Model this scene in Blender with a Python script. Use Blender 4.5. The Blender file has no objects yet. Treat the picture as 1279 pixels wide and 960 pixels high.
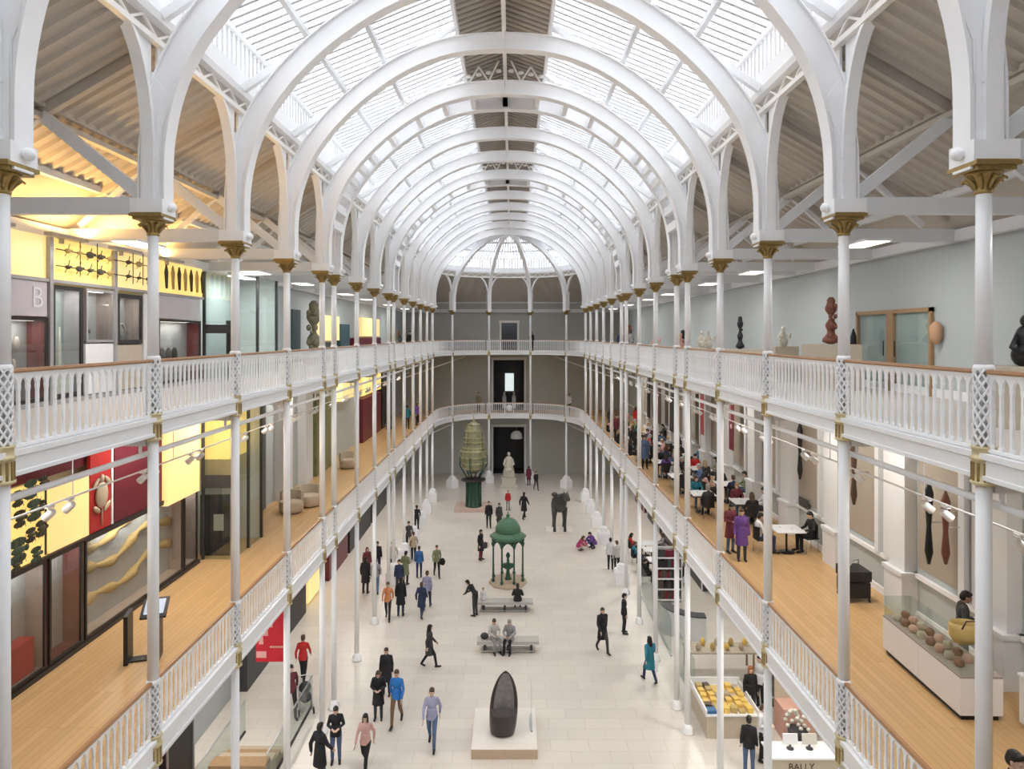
import bpy, math, random
from mathutils import Vector, Matrix
random.seed(7)
S = bpy.context.scene
COL = S.collection
# ---------------------------------------------------------------- camera, sky, exposure
CAMZ = 12.8
FPX = 853.0
cam = bpy.data.objects.new('camera', bpy.data.cameras.new('camera'))
COL.objects.link(cam)
cam.location = (0, 0, CAMZ)
cam.rotation_euler = (math.pi / 2, 0, 0)
cam.data.sensor_width = 36
cam.data.lens = FPX / 1279 * 36
cam.data.shift_y = -62 / 1279
cam.data.shift_x = 0.0
cam.data.clip_end = 400
S.camera = cam
S.view_settings.view_transform = 'Standard'
S.view_settings.look = 'None'
S.view_settings.exposure = 0.42
S.view_settings.gamma = 1.0
S.view_settings.use_curve_mapping = False
w = bpy.data.worlds.new('sky'); S.world = w; w.use_nodes = True
nt = w.node_tree; nt.nodes.clear()
wo = nt.nodes.new('ShaderNodeOutputWorld'); bg = nt.nodes.new('ShaderNodeBackground')
cr = nt.nodes.new('ShaderNodeValToRGB'); nz = nt.nodes.new('ShaderNodeTexNoise'); tc = nt.nodes.new('ShaderNodeTexCoord')
nz.inputs['Scale'].default_value = 2.5; nz.inputs['Detail'].default_value = 4
cr.color_ramp.elements[0].color = (0.80, 0.88, 1.0, 1); cr.color_ramp.elements[0].position = .35
cr.color_ramp.elements[1].color = (1.0, 1.0, 1.0, 1); cr.color_ramp.elements[1].position = .55
nt.links.new(tc.outputs['Generated'], nz.inputs['Vector']); nt.links.new(nz.outputs['Fac'], cr.inputs['Fac'])
nt.links.new(cr.outputs['Color'], bg.inputs['Color']); nt.links.new(bg.outputs['Background'], wo.inputs['Surface'])
SKY = 3.1
bg.inputs['Strength'].default_value = SKY
cy = S.cycles
cy.use_denoising = True
cy.max_bounces = 10; cy.diffuse_bounces = 8; cy.glossy_bounces = 3; cy.transparent_max_bounces = 16; cy.transmission_bounces = 4
cy.sample_clamp_indirect = 6.0
cy.use_adaptive_sampling = True
FILL_W = 70.0        # base watts of the added fill lamps under galleries and roof ties

# ---------------------------------------------------------------- materials
def mat(name, c, rough=.5, metal=0.0, var=.06, scale=6.0, spec=.4, emit=None, es=1.0, bump=0.0, bscale=40, c2=None):
    m = bpy.data.materials.new(name); m.use_nodes = True
    t = m.node_tree; b = t.nodes['Principled BSDF']
    b.inputs['Roughness'].default_value = rough; b.inputs['Metallic'].default_value = metal
    b.inputs['Specular IOR Level'].default_value = spec
    n = t.nodes.new('ShaderNodeTexNoise'); n.inputs['Scale'].default_value = scale; n.inputs['Detail'].default_value = 3
    g = t.nodes.new('ShaderNodeTexCoord'); t.links.new(g.outputs['Object'], n.inputs['Vector'])
    mx = t.nodes.new('ShaderNodeMix'); mx.data_type = 'RGBA'
    d = c2 if c2 else tuple(max(0, x * (1 - var * 2)) for x in c)
    mx.inputs['A'].default_value = (*c, 1); mx.inputs['B'].default_value = (*d, 1)
    t.links.new(n.outputs['Fac'], mx.inputs['Factor']); t.links.new(mx.outputs['Result'], b.inputs['Base Color'])
    if emit:
        b.inputs['Emission Color'].default_value = (*emit, 1); b.inputs['Emission Strength'].default_value = es
    if bump:
        n2 = t.nodes.new('ShaderNodeTexNoise'); n2.inputs['Scale'].default_value = bscale
        bp = t.nodes.new('ShaderNodeBump'); bp.inputs['Strength'].default_value = bump; bp.inputs['Distance'].default_value = .02
        t.links.new(g.outputs['Object'], n2.inputs['Vector']); t.links.new(n2.outputs['Fac'], bp.inputs['Height']); t.links.new(bp.outputs['Normal'], b.inputs['Normal'])
    return m

def brickmat(name, c1, c2, mortar, bw, bh, msize, rough=.4, rot=0.0, spec=.4, cellvar=True):
    m = bpy.data.materials.new(name); m.use_nodes = True
    t = m.node_tree; b = t.nodes['Principled BSDF']; b.inputs['Roughness'].default_value = rough; b.inputs['Specular IOR Level'].default_value = spec
    g = t.nodes.new('ShaderNodeTexCoord'); mp = t.nodes.new('ShaderNodeMapping'); mp.inputs['Rotation'].default_value = (0, 0, rot)
    br = t.nodes.new('ShaderNodeTexBrick'); br.inputs['Scale'].default_value = 1.0
    br.inputs['Brick Width'].default_value = bw; br.inputs['Row Height'].default_value = bh; br.inputs['Mortar Size'].default_value = msize
    br.inputs['Color1'].default_value = (*c1, 1); br.inputs['Color2'].default_value = (*c2, 1); br.inputs['Mortar'].default_value = (*mortar, 1)
    br.inputs['Mortar Smooth'].default_value = .2
    t.links.new(g.outputs['Object'], mp.inputs['Vector']); t.links.new(mp.outputs['Vector'], br.inputs['Vector'])
    n = t.nodes.new('ShaderNodeTexNoise'); n.inputs['Scale'].default_value = .6; n.inputs['Detail'].default_value = 5
    t.links.new(g.outputs['Object'], n.inputs['Vector'])
    mx = t.nodes.new('ShaderNodeMix'); mx.data_type = 'RGBA'; mx.blend_type = 'MULTIPLY'; mx.inputs['Factor'].default_value = .25
    t.links.new(br.outputs['Color'], mx.inputs['A']); t.links.new(n.outputs['Color'], mx.inputs['B']); t.links.new(mx.outputs['Result'], b.inputs['Base Color'])
    # desaturate the noise: use Fac instead of colour
    t.links.remove(mx.inputs['B'].links[0]); cb = t.nodes.new('ShaderNodeCombineColor')
    mr = t.nodes.new('ShaderNodeMapRange'); mr.inputs['From Min'].default_value = .3; mr.inputs['From Max'].default_value = .7; mr.inputs['To Min'].default_value = .9; mr.inputs['To Max'].default_value = 1.05
    t.links.new(n.outputs['Fac'], mr.inputs['Value'])
    for k in ('Red', 'Green', 'Blue'): t.links.new(mr.outputs['Result'], cb.inputs[k])
    t.links.new(cb.outputs['Color'], mx.inputs['B'])
    return m

def glass(name, tint=(1, 1, 1), refl=.08, rough=.02):
    m = bpy.data.materials.new(name); m.use_nodes = True
    t = m.node_tree; t.nodes.clear()
    o = t.nodes.new('ShaderNodeOutputMaterial'); tr = t.nodes.new('ShaderNodeBsdfTransparent'); gl = t.nodes.new('ShaderNodeBsdfGlossy'); mx = t.nodes.new('ShaderNodeMixShader')
    tr.inputs['Color'].default_value = (*tint, 1); gl.inputs['Roughness'].default_value = rough; mx.inputs['Fac'].default_value = refl
    t.links.new(tr.outputs[0], mx.inputs[1]); t.links.new(gl.outputs[0], mx.inputs[2]); t.links.new(mx.outputs[0], o.inputs['Surface'])
    return m

WHITE = mat('white_paint', (.90, .905, .92), .35, var=.02)
CREAM = mat('cream_white_paint', (.88, .86, .82), .4, var=.02)
GREYW = mat('pale_grey_paint', (.74, .75, .765), .5, var=.03)
GOLD = mat('gilded_iron', (.46, .32, .11), .35, .55, .25, 20, c2=(.24, .16, .06))
PALEGOLD = mat('pale_gilding', (.70, .60, .36), .4, .3, .1, 20)
BEIGE = mat('beige_roof_boards', (.52, .475, .42), .6, var=.05)
BEIGED = mat('beige_board_rib', (.41, .37, .325), .6, var=.05)
WALLG = mat('cool_grey_wall', (.45, .49, .495), .6, var=.02, scale=1)
ENDG = mat('end_wall_grey_green', (.47, .475, .44), .7, var=.03, scale=1)
ALCOVE = mat('taupe_wall', (.40, .35, .29), .7, var=.04, scale=1)
DECKF = mat('pale_gallery_floor', (.62, .57, .53), .5, var=.05, scale=2)
SOFFIT = mat('soffit_white', (.74, .73, .71), .6, var=.02)
WOOD = mat('handrail_wood', (.42, .22, .10), .35, var=.15, scale=8)
OAKFR = mat('oak_frame', (.40, .25, .13), .4, var=.1)
FLOORT = brickmat('limestone_tiles', (.70, .645, .58), (.655, .60, .54), (.58, .525, .465), 1.2, .6, .012, .32)
FLOORW = brickmat('oak_boards', (.62, .40, .19), (.54, .335, .15), (.42, .25, .11), 2.4, .14, .006, .3, math.pi / 2)
BLACK = mat('black', (.018, .018, .02), .45, var=.1)
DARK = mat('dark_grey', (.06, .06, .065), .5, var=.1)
STEEL = mat('steel', (.55, .56, .57), .3, .7, .05)
SKYGL = glass('roof_glass', (.97, .985, 1), .05)
GLASS = glass('clear_glass', (.92, .96, .95), .08)
GREENGL = glass('green_glass', (.86, .90, .89), .10)
SMOKEGL = glass('smoked_glass', (.86, .86, .86), .08)
LAMPM = mat('lamp_white', (.9, .9, .88), .4, emit=(1, .93, .82), es=3.0)

# ---------------------------------------------------------------- mesh helper
class MB:
    def __init__(s): s.v = []; s.f = []; s.sm = []
    def add(s, vs, fs, smooth=False):
        k = len(s.v); s.v += [tuple(v) for v in vs]; s.f += [tuple(i + k for i in f) for f in fs]; s.sm += [smooth] * len(fs); return s
    def b2(s, x0, y0, z0, x1, y1, z1):
        vs = [(x, y, z) for z in (z0, z1) for y in (y0, y1) for x in (x0, x1)]
        return s.add(vs, [(0, 2, 3, 1), (4, 5, 7, 6), (0, 1, 5, 4), (2, 6, 7, 3), (0, 4, 6, 2), (1, 3, 7, 5)])
    def box(s, cx, cy, cz, sx, sy, sz, rz=0.0, rx=0.0):
        vs = [(x, y, z) for z in (-sz / 2, sz / 2) for y in (-sy / 2, sy / 2) for x in (-sx / 2, sx / 2)]
        R = Matrix.Rotation(rz, 3, 'Z') @ Matrix.Rotation(rx, 3, 'X')
        vs = [tuple(R @ Vector(v) + Vector((cx, cy, cz))) for v in vs]
        return s.add(vs, [(0, 2, 3, 1), (4, 5, 7, 6), (0, 1, 5, 4), (2, 6, 7, 3), (0, 4, 6, 2), (1, 3, 7, 5)])
    def bar(s, p, q, w, h, up=(0, 0, 1)):
        p = Vector(p); q = Vector(q); d = (q - p).normalized(); u = Vector(up)
        if abs(d.dot(u)) > .99: u = Vector((0, 1, 0))
        a = d.cross(u).normalized() * w / 2; b = a.cross(d).normalized() * h / 2
        vs = [p - a - b, p + a - b, p + a + b, p - a + b, q - a - b, q + a - b, q + a + b, q - a + b]
        return s.add(vs, [(0, 1, 2, 3), (7, 6, 5, 4), (0, 4, 5, 1), (1, 5, 6, 2), (2, 6, 7, 3), (3, 7, 4, 0)])
    def tube(s, pts, r, n=8, caps=True):
        pts = [Vector(p) for p in pts]; rs = r if isinstance(r, (list, tuple)) else [r] * len(pts)
        k = len(s.v); ref = None
        for i, p in enumerate(pts):
            d = (pts[min(i + 1, len(pts) - 1)] - pts[max(i - 1, 0)]).normalized()
            if ref is None:
                ref = Vector((0, 0, 1)) if abs(d.z) < .9 else Vector((1, 0, 0))
            a = (ref - d * ref.dot(d)).normalized(); ref = a; b = d.cross(a)
            for j in range(n):
                t = 2 * math.pi * j / n
                s.v.append(tuple(p + (a * math.cos(t) + b * math.sin(t)) * rs[i]))
        for i in range(len(pts) - 1):
            for j in range(n):
                s.f.append((k + i * n + j, k + i * n + (j + 1) % n, k + (i + 1) * n + (j + 1) % n, k + (i + 1) * n + j)); s.sm.append(True)
        if caps:
            s.f.append(tuple(k + j for j in range(n))[::-1]); s.sm.append(False)
            s.f.append(tuple(k + (len(pts) - 1) * n + j for j in range(n))); s.sm.append(False)
        return s
    def lathe(s, prof, n=16, c=(0, 0, 0), sy=1.0, smooth=True):
        k = len(s.v)
        for (r, z) in prof:
            for j in range(n):
                t = 2 * math.pi * j / n; s.v.append((c[0] + r * math.cos(t), c[1] + r * math.sin(t) * sy, c[2] + z))
        for i in range(len(prof) - 1):
            for j in range(n):
                s.f.append((k + i * n + j, k + i * n + (j + 1) % n, k + (i + 1) * n + (j + 1) % n, k + (i + 1) * n + j)); s.sm.append(smooth)
        s.f.append(tuple(k + j for j in range(n))[::-1]); s.sm.append(False)
        s.f.append(tuple(k + (len(prof) - 1) * n + j for j in range(n))); s.sm.append(False)
        return s
    def ell(s, c, r, n=12, m=8, R=None):
        k = len(s.v); c = Vector(c)
        vs = [Vector((0, 0, -1))]
        for i in range(1, m):
            a = -math.pi / 2 + math.pi * i / m
            for j in range(n):
                t = 2 * math.pi * j / n; vs.append(Vector((math.cos(a) * math.cos(t), math.cos(a) * math.sin(t), math.sin(a))))
        vs.append(Vector((0, 0, 1)))
        for v in vs:
            q = Vector((v.x * r[0], v.y * r[1], v.z * r[2]))
            if R: q = R @ q
            s.v.append(tuple(c + q))
        F = []
        for j in range(n): F.append((k, k + 1 + (j + 1) % n, k + 1 + j))
        for i in range(m - 2):
            for j in range(n):
                a = k + 1 + i * n; F.append((a + j, a + (j + 1) % n, a + n + (j + 1) % n, a + n + j))
        a = k + 1 + (m - 2) * n; top = len(s.v) - 1
        for j in range(n): F.append((a + j, a + (j + 1) % n, top))
        s.f += F; s.sm += [True] * len(F); return s
    def prism(s, poly, a, b, axis='y'):
        # poly: 2-D points; axis y -> (x,z) extruded from y=a to b; axis x -> (y,z); axis z -> (x,y)
        n = len(poly)
        def P(p, t): return (p[0], t, p[1]) if axis == 'y' else ((t, p[0], p[1]) if axis == 'x' else (p[0], p[1], t))
        vs = [P(p, a) for p in poly] + [P(p, b) for p in poly]
        fs = [tuple(range(n)), tuple(range(2 * n - 1, n - 1, -1))] + [(i, n + i, n + (i + 1) % n, (i + 1) % n) for i in range(n)]
        return s.add(vs, fs)
    def strip(s, A, B, a, b, axis='y', closed=False):
        # a ribbon between polylines A and B (2-D), extruded a..b: quads only, fit for curved ribs
        n = len(A)
        def P(p, t): return (p[0], t, p[1]) if axis == 'y' else (t, p[0], p[1])
        vs = [P(p, a) for p in A] + [P(p, a) for p in B] + [P(p, b) for p in A] + [P(p, b) for p in B]
        fs = []
        for i in range(n - 1):
            fs += [(i, i + 1, n + i + 1, n + i), (2 * n + i, 3 * n + i, 3 * n + i + 1, 2 * n + i + 1), (i, 2 * n + i, 2 * n + i + 1, i + 1), (n + i, n + i + 1, 3 * n + i + 1, 3 * n + i)]
        fs += [(0, n, 3 * n, 2 * n), (n - 1, 3 * n - 1, 4 * n - 1, 2 * n - 1)]
        return s.add(vs, fs)
    def sweep(s, path, prof):
        # path: list of (x,y), prof: closed list of (u,z); u to the right-hand side of travel
        k = len(s.v); n = len(path); m = len(prof)
        for i in range(n):
            def nrm(a, b):
                d = (Vector(b) - Vector(a)).normalized(); return Vector((d.y, -d.x))
            if i == 0: N = nrm(path[0], path[1])
            elif i == n - 1: N = nrm(path[-2], path[-1])
            else:
                n1 = nrm(path[i - 1], path[i]); n2 = nrm(path[i], path[i + 1]); N = (n1 + n2).normalized(); N = N / max(.4, N.dot(n1))
            for (u, z) in prof: s.v.append((path[i][0] + N.x * u, path[i][1] + N.y * u, z))
        for i in range(n - 1):
            for j in range(m):
                s.f.append((k + i * m + j, k + (i + 1) * m + j, k + (i + 1) * m + (j + 1) % m, k + i * m + (j + 1) % m)); s.sm.append(False)
        s.f.append(tuple(k + j for j in range(m))); s.sm.append(False)
        s.f.append(tuple(k + (n - 1) * m + j for j in range(m))[::-1]); s.sm.append(False)
        return s
    def mesh(s, name, m):
        me = bpy.data.meshes.new(name); me.from_pydata(s.v, [], s.f)
        me.polygons.foreach_set('use_smooth', s.sm)
        if m: me.materials.append(m)
        me.update(); return me
    def build(s, name, m, parent=None, loc=None, rz=0.0):
        o = bpy.data.objects.new(name, s.mesh(name, m)); COL.objects.link(o)
        if parent: o.parent = parent
        if loc: o.location = loc
        if rz: o.rotation_euler = (0, 0, rz)
        return o

def struct(o): o['kind'] = 'structure'; return o
def tag(o, label, cat, group=None):
    o['label'] = label; o['category'] = cat
    if group: o['group'] = group
    return o
def thing(name, label, cat, loc=(0, 0, 0), rz=0.0, group=None):
    o = bpy.data.objects.new(name, None); COL.objects.link(o); o.location = loc; o.rotation_euler = (0, 0, rz); o.empty_display_size = .1
    return tag(o, label, cat, group)
KIDS = {}
def copy_tree(o, loc=None, rz=None, label=None, group=None, mats=None):
    def rec(src, par):
        c = src.copy(); COL.objects.link(c)
        if par is not None: c.parent = par
        for ch in src.children: rec(ch, c)
        return c
    kids = list(o.children)
    r = o.copy(); COL.objects.link(r)
    for ch in kids: rec(ch, r)
    if loc is not None: r.location = loc
    if rz is not None: r.rotation_euler = (0, 0, rz)
    if label: r['label'] = label
    if group: r['group'] = group
    return r
def at(px, py, z=0.0):
    """the point at height z that the photograph shows at (px, py)"""
    y = (CAMZ - z) * FPX / (py - 418.0)
    return ((px - 640.0) * y / FPX, y)
ORD = ['first', 'second', 'third', 'fourth', 'fifth', 'sixth', 'seventh', 'eighth', 'ninth', 'tenth', 'eleventh', 'twelfth', 'thirteenth', 'fourteenth', 'fifteenth', 'sixteenth', 'seventeenth', 'eighteenth', 'nineteenth', 'twentieth']

# ---------------------------------------------------------------- layout
X0 = -0.23; HW = 5.88                      # hall centre line and half width to the columns
FY = [4.73, 8.18, 11.63, 15.08, 18.53, 21.98, 23.43, 26.88, 30.33, 33.78, 35.23, 38.68, 42.13, 45.58, 49.03, 52.48]
YS, YE = -6.0, 62.8                        # wall behind the camera, far wall
XL, XR = -9.9, 9.9                         # side walls
Z1, Z2 = 5.9, 11.35                        # gallery floors
def apse(t):
    c = math.cos(t); s_ = math.sin(t); e = 2 / 2.4
    return (X0 - HW * math.copysign(abs(c) ** e, c), 52.48 + 6.9 * abs(s_) ** e)
NA = 22
APSE = [apse(math.pi * i / NA) for i in range(NA + 1)]
EDGE = [(X0 - HW, YS)] + APSE + [(X0 + HW, YS)]       # hall edge of the galleries, clockwise: right-hand side = hall
def outer(p):
    if p[1] <= 52.6: return (XL if p[0] < 0 else XR, p[1])
    dx = p[0] - X0; dy = p[1] - 50.0
    k = min((YE - 50.0) / dy, (XR - X0) / abs(dx) if dx > 0 else ((X0 - XL) / abs(dx) if dx < 0 else 9e9))
    return (X0 + dx * k, 50.0 + dy * k)
def ring(mb, zi0, zi1, zo0, zo1, inset=0.0, path=None):
    path = path or EDGE; vs = []; n = len(path)
    for p in path:
        q = outer(p)
        vs += [(p[0], p[1], zi1), (q[0], q[1], zo1), (p[0], p[1], zi0), (q[0], q[1], zo0)]
    fs = []
    for i in range(n - 1):
        a = 4 * i; b = a + 4
        fs += [(a, b, b + 1, a + 1), (a + 2, a + 3, b + 3, b + 2), (a, a + 2, b + 2, b), (a + 1, b + 1, b + 3, a + 3)]
    return mb.add(vs, fs)
def ringcorner(mb, z0, z1):
    # square off the corners behind the apse
    for sx in (1, -1):
        P = [outer(p) for p in APSE]
        c = (XR if sx > 0 else XL, YE)
        side = [p for p in P if (p[0] - X0) * sx > 0]
        a = min(side, key=lambda p: abs(p[0] - c[0]) * 10 + (YE - p[1])); b = min(side, key=lambda p: (YE - p[1]) * 10 + abs(p[0] - c[0]))
        mb.prism([a, c, b], z0, z1, 'z')

# ---------------------------------------------------------------- shell
struct(MB().b2(XL - .3, YS - .3, -.3, XR + .3, YE + .3, 0).build('floor', FLOORT))
for (nm, x0, x1) in (('wall_left', XL - .3, XL), ('wall_right', XR, XR + .3)):
    struct(MB().b2(x0, YS - .3, 0, x1, YE + .3, 15.9).build(nm, WALLG))
struct(MB().b2(XL - .3, YS - .3, 0, XR + .3, YS, 21.2).build('wall_front', WHITE))
bw = MB()
DX0, DX1 = -1.72, 1.12                     # portal of the end wall
for (x0, x1, z0, z1) in ((XL, DX0, 0, 15.9), (DX1, XR, 0, 15.9), (DX0, DX1, 4.35, Z1 - .35), (DX0, DX1, 10.5, Z2 - .3), (DX0, DX1, 13.9, 15.9), (DX0, -.98, Z2 - .3, 13.9), (.48, DX1, Z2 - .3, 13.9)):
    bw.b2(x0, YE, z0, x1, YE + .4, z1)
struct(bw.build('wall_back', ENDG))
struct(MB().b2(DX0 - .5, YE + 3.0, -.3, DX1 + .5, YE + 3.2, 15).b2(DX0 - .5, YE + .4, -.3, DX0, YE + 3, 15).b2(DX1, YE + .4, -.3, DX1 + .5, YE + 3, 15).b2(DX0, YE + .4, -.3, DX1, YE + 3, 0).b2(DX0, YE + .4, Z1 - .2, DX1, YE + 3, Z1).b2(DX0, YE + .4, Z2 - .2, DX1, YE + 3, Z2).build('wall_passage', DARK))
for (z0, z1, x0, x1, n) in ((0, 4.35, DX0, DX1, 1), (Z1, 10.5, DX0, DX1, 2), (Z2, 13.9, -.98, .48, 3)):
    m = MB(); t = .16
    m.b2(x0 - t, YE - .1, z0, x0, YE + .1, z1 + t).b2(x1, YE - .1, z0, x1 + t, YE + .1, z1 + t).b2(x0 - t - .06, YE - .14, z1, x1 + t + .06, YE + .1, z1 + .22)
    struct(m.build('door_%d' % n, GREYW if n != 3 else CREAM))
for (nm, z, th, mt) in (('floor_gallery', Z1, .3, FLOORW), ('floor_top_gallery', Z2, .28, DECKF)):
    m = MB(); ring(m, z - .03, z, z - .03, z); ringcorner(m, z - .03, z); struct(m.build(nm, mt))
    m = MB(); ring(m, z - th, z - .034, z - th, z - .034); ringcorner(m, z - th, z - .034); struct(m.build('ceiling_under_' + nm[6:], SOFFIT))
for (k, z, zb) in ((1, Z1, 5.55), (2, Z2, 11.08)):
    m = MB(); m.sweep(EDGE, [(-.05, zb), (.06, zb), (.06, z + .02), (-.05, z + .02)])
    m.sweep(EDGE, [(.06, z - .04), (.10, z - .02), (.10, z + .05), (-.04, z + .05), (-.04, z + .021), (.06, z + .021)])
    m.sweep(EDGE, [(.061, zb - .0), (.08, zb - .0), (.08, zb + .05), (.061, zb + .06)])
    struct(m.build('trim_%d' % k, WHITE))
# cross joists and the white tie rail below each gallery
for (k, z) in ((1, Z1 - .3), (2, Z2 - .28)):
    for sx, XW in ((-1, XL), (1, XR)):
        m = MB()
        for y in FY:
            x0, x1 = sorted((X0 + sx * (HW + .1), XW)); m.b2(x0, y - .06, z - .16, x1, y + .06, z - .002)
        struct(m.build('ceiling_joist', SOFFIT))
# ---------------------------------------------------------------- roof
PZ = CAMZ
INN = [(5.64, 1.95), (5.64, 2.9), (5.60, 3.4), (5.49, 3.95), (5.32, 4.45), (5.08, 4.92), (4.78, 5.34), (4.45, 5.73), (3.78, 6.36), (2.87, 7.0), (2.0, 7.42), (1.07, 7.66), (0, 7.73)]
def outoff(pts, t):
    out = []
    for i, p in enumerate(pts):
        a = pts[max(0, i - 1)]; b = pts[min(len(pts) - 1, i + 1)]
        d = Vector((b[0] - a[0], b[1] - a[1])).normalized(); out.append((p[0] + d.y * t, p[1] - d.x * t))
    return out
def smoothpts(P, n=3):
    out = []
    for i in range(len(P) - 1):
        p0 = P[max(0, i - 1)]; p1 = P[i]; p2 = P[i + 1]; p3 = P[min(len(P) - 1, i + 2)]
        for j in range(n):
            t = j / n
            out.append(tuple(.5 * ((2 * p1[k]) + (-p0[k] + p2[k]) * t + (2 * p0[k] - 5 * p1[k] + 4 * p2[k] - p3[k]) * t * t + (-p0[k] + 3 * p1[k] - 3 * p2[k] + p3[k]) * t ** 3) for k in (0, 1)))
    out.append(P[-1]); return out
INS = smoothpts(INN)
OUT = outoff(INS, .40)
def mir(P, sx): return [(sx * a, b + PZ) for a, b in P]
def rib_proto():
    """one transverse frame; local origin on the floor under the crown"""
    r = thing('roof_arch_beam', 'tmp', 'arch rib', (0, 0, 0))
    m = MB()
    for sx in (1, -1): m.strip(mir(INS, sx), mir([(max(a, 0), b) for a, b in OUT], sx), -.09, .09)
    m.build('web', WHITE, r)
    m = MB()
    for sx in (1, -1):
        m.strip(mir(outoff(INS, -.03), sx), mir(outoff(INS, .005), sx), -.16, .16)
        m.strip(mir([(max(a, 0), b) for a, b in outoff(INS, .40)], sx), mir([(max(a, 0), b) for a, b in outoff(INS, .43)], sx), -.15, .15)
    m.build('flange', WHITE, r)
    for sx in (1, -1):
        m = MB()
        x = sx * HW
        m.b2(min(sx * 5.68, sx * 6.05), -.11, PZ + 2.03, max(sx * 5.68, sx * 6.05), .11, PZ + 3.5)
        m.prism([(sx * 5.67, PZ + 3.5), (sx * 6.06, PZ + 3.5), (sx * 6.03, PZ + 4.1), (sx * 5.86, PZ + 4.45), (sx * 5.50, PZ + 3.95)], -.109, .109)
        for yy in (-.125, .105):
            m.b2(min(sx * 5.70, sx * 5.75), yy, PZ + 2.3, max(sx * 5.70, sx * 5.75), yy + .02, PZ + 3.5)
            m.b2(min(sx * 5.99, sx * 6.04), yy, PZ + 2.3, max(sx * 5.99, sx * 6.04), yy + .02, PZ + 3.5)
        m.build('post', WHITE, r)
        m = MB(); m.b2(x - .27, -.23, PZ + 2.03, x + .27, .23, PZ + 2.28).ell((x - sx * .32, 0, PZ + 2.16), (.08, .08, .08)).ell((x + sx * .32, 0, PZ + 2.16), (.08, .08, .08)); m.build('impost_block', WHITE, r)
        for sy in (1, -1):                  # curved brackets along the hall
            A = []; B = []
            for i in range(9):
                a = math.pi / 2 * i / 8
                A.append((sy * (.19 + .92 * (1 - math.cos(a))), PZ + 2.95 + 2.05 * math.sin(a)))
                B.append((sy * (.19 + .92 * (1 - math.cos(a)) - .09), PZ + 3.0 + 2.02 * math.sin(a)))
            m = MB(); m.strip(A, B, x - .10, x + .10, 'x'); m.b2(x - .10, min(sy * .11, sy * .19), PZ + 2.28, x + .10, max(sy * .11, sy * .19), PZ + 2.96)
            m.strip([(sy * .1, PZ + 2.95 + .25 * i) for i in range(9)], [(b[0], b[1]) for b in B], x - .02, x + .02, 'x')
            m.build('bracket', WHITE, r)
        m = MB(); m.bar((sx * 5.70, 0, PZ + 5.42), (sx * 1.28, 0, PZ + 8.42), .14, .16); m.build('rafter', WHITE, r)
        m = MB()
        xw = (XR - X0) if sx > 0 else (X0 - XL); xw *= sx
        m.b2(min(sx * 6.0, xw), -.08, PZ + 2.05, max(sx * 6.0, xw), .08, PZ + 2.33); m.build('aisle_tie_beam', GREYW, r)
        m = MB(); m.bar((sx * 6.05, 0, PZ + 2.35), (sx * 7.75, 0, PZ + 3.72), .14, .2).bar((sx * 7.75, 0, PZ + 3.8), (sx * 9.3, 0, PZ + 2.4), .10, .12); m.build('aisle_strut', GREYW, r)
        m = MB(); m.bar((sx * 6.0, 0, PZ + 4.83), (xw * .97, 0, PZ + 8.31 - .58 * abs(xw) * .97), .13, .2); m.build('aisle_rafter', BEIGE, r)
    return r
rib0 = rib_proto()
for i, y in enumerate(FY):
    lab = 'white iron arch rib spanning the hall roof, %s counted from the camera' % ORD[i]
    if i == 0: rib0.location = (X0, y, 0); rib0['label'] = lab; rib0['group'] = 'white arch ribs of the vault'; r = rib0
    else: r = copy_tree(rib0, (X0, y, 0), 0, lab)
# tracery above and links between the paired ribs
for a, b in ((5, 6), (9, 10)):
    m = MB()
    for P in INS[6::3]:
        for sx in (1, -1):
            m.b2(X0 + sx * P[0] - .08, FY[a] + .1, PZ + P[1] + .06, X0 + sx * P[0] + .08, FY[b] - .1, PZ + P[1] + .34)
    struct(m.build('trim_rib_link', WHITE))
    m = MB()
    for sx in (1, -1):
        n = 11; prev = None
        for i in range(n):
            u = 3.4 - i * (3.4 - .2) / (n - 1)
            zl = PZ + 7.73 + .42 - .028 * u * u * 1.9; zh = PZ + 8.42 + (1.28 - u) * .66
            if u < 1.28: zh = PZ + 8.48 + (1.28 - u) * .3
            p = (X0 + sx * u, FY[a] - .02, zl if i % 2 else zh)
            if prev: m.bar(prev, p, .05, .05)
            m.lathe([(.02, -.03), (.09, -.03), (.09, .03), (.02, .03)], 10, (X0 + sx * u, FY[a] - .02, (zl + zh) / 2))
            prev = p
    struct(m.build('trim_tracery', CREAM))
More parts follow.
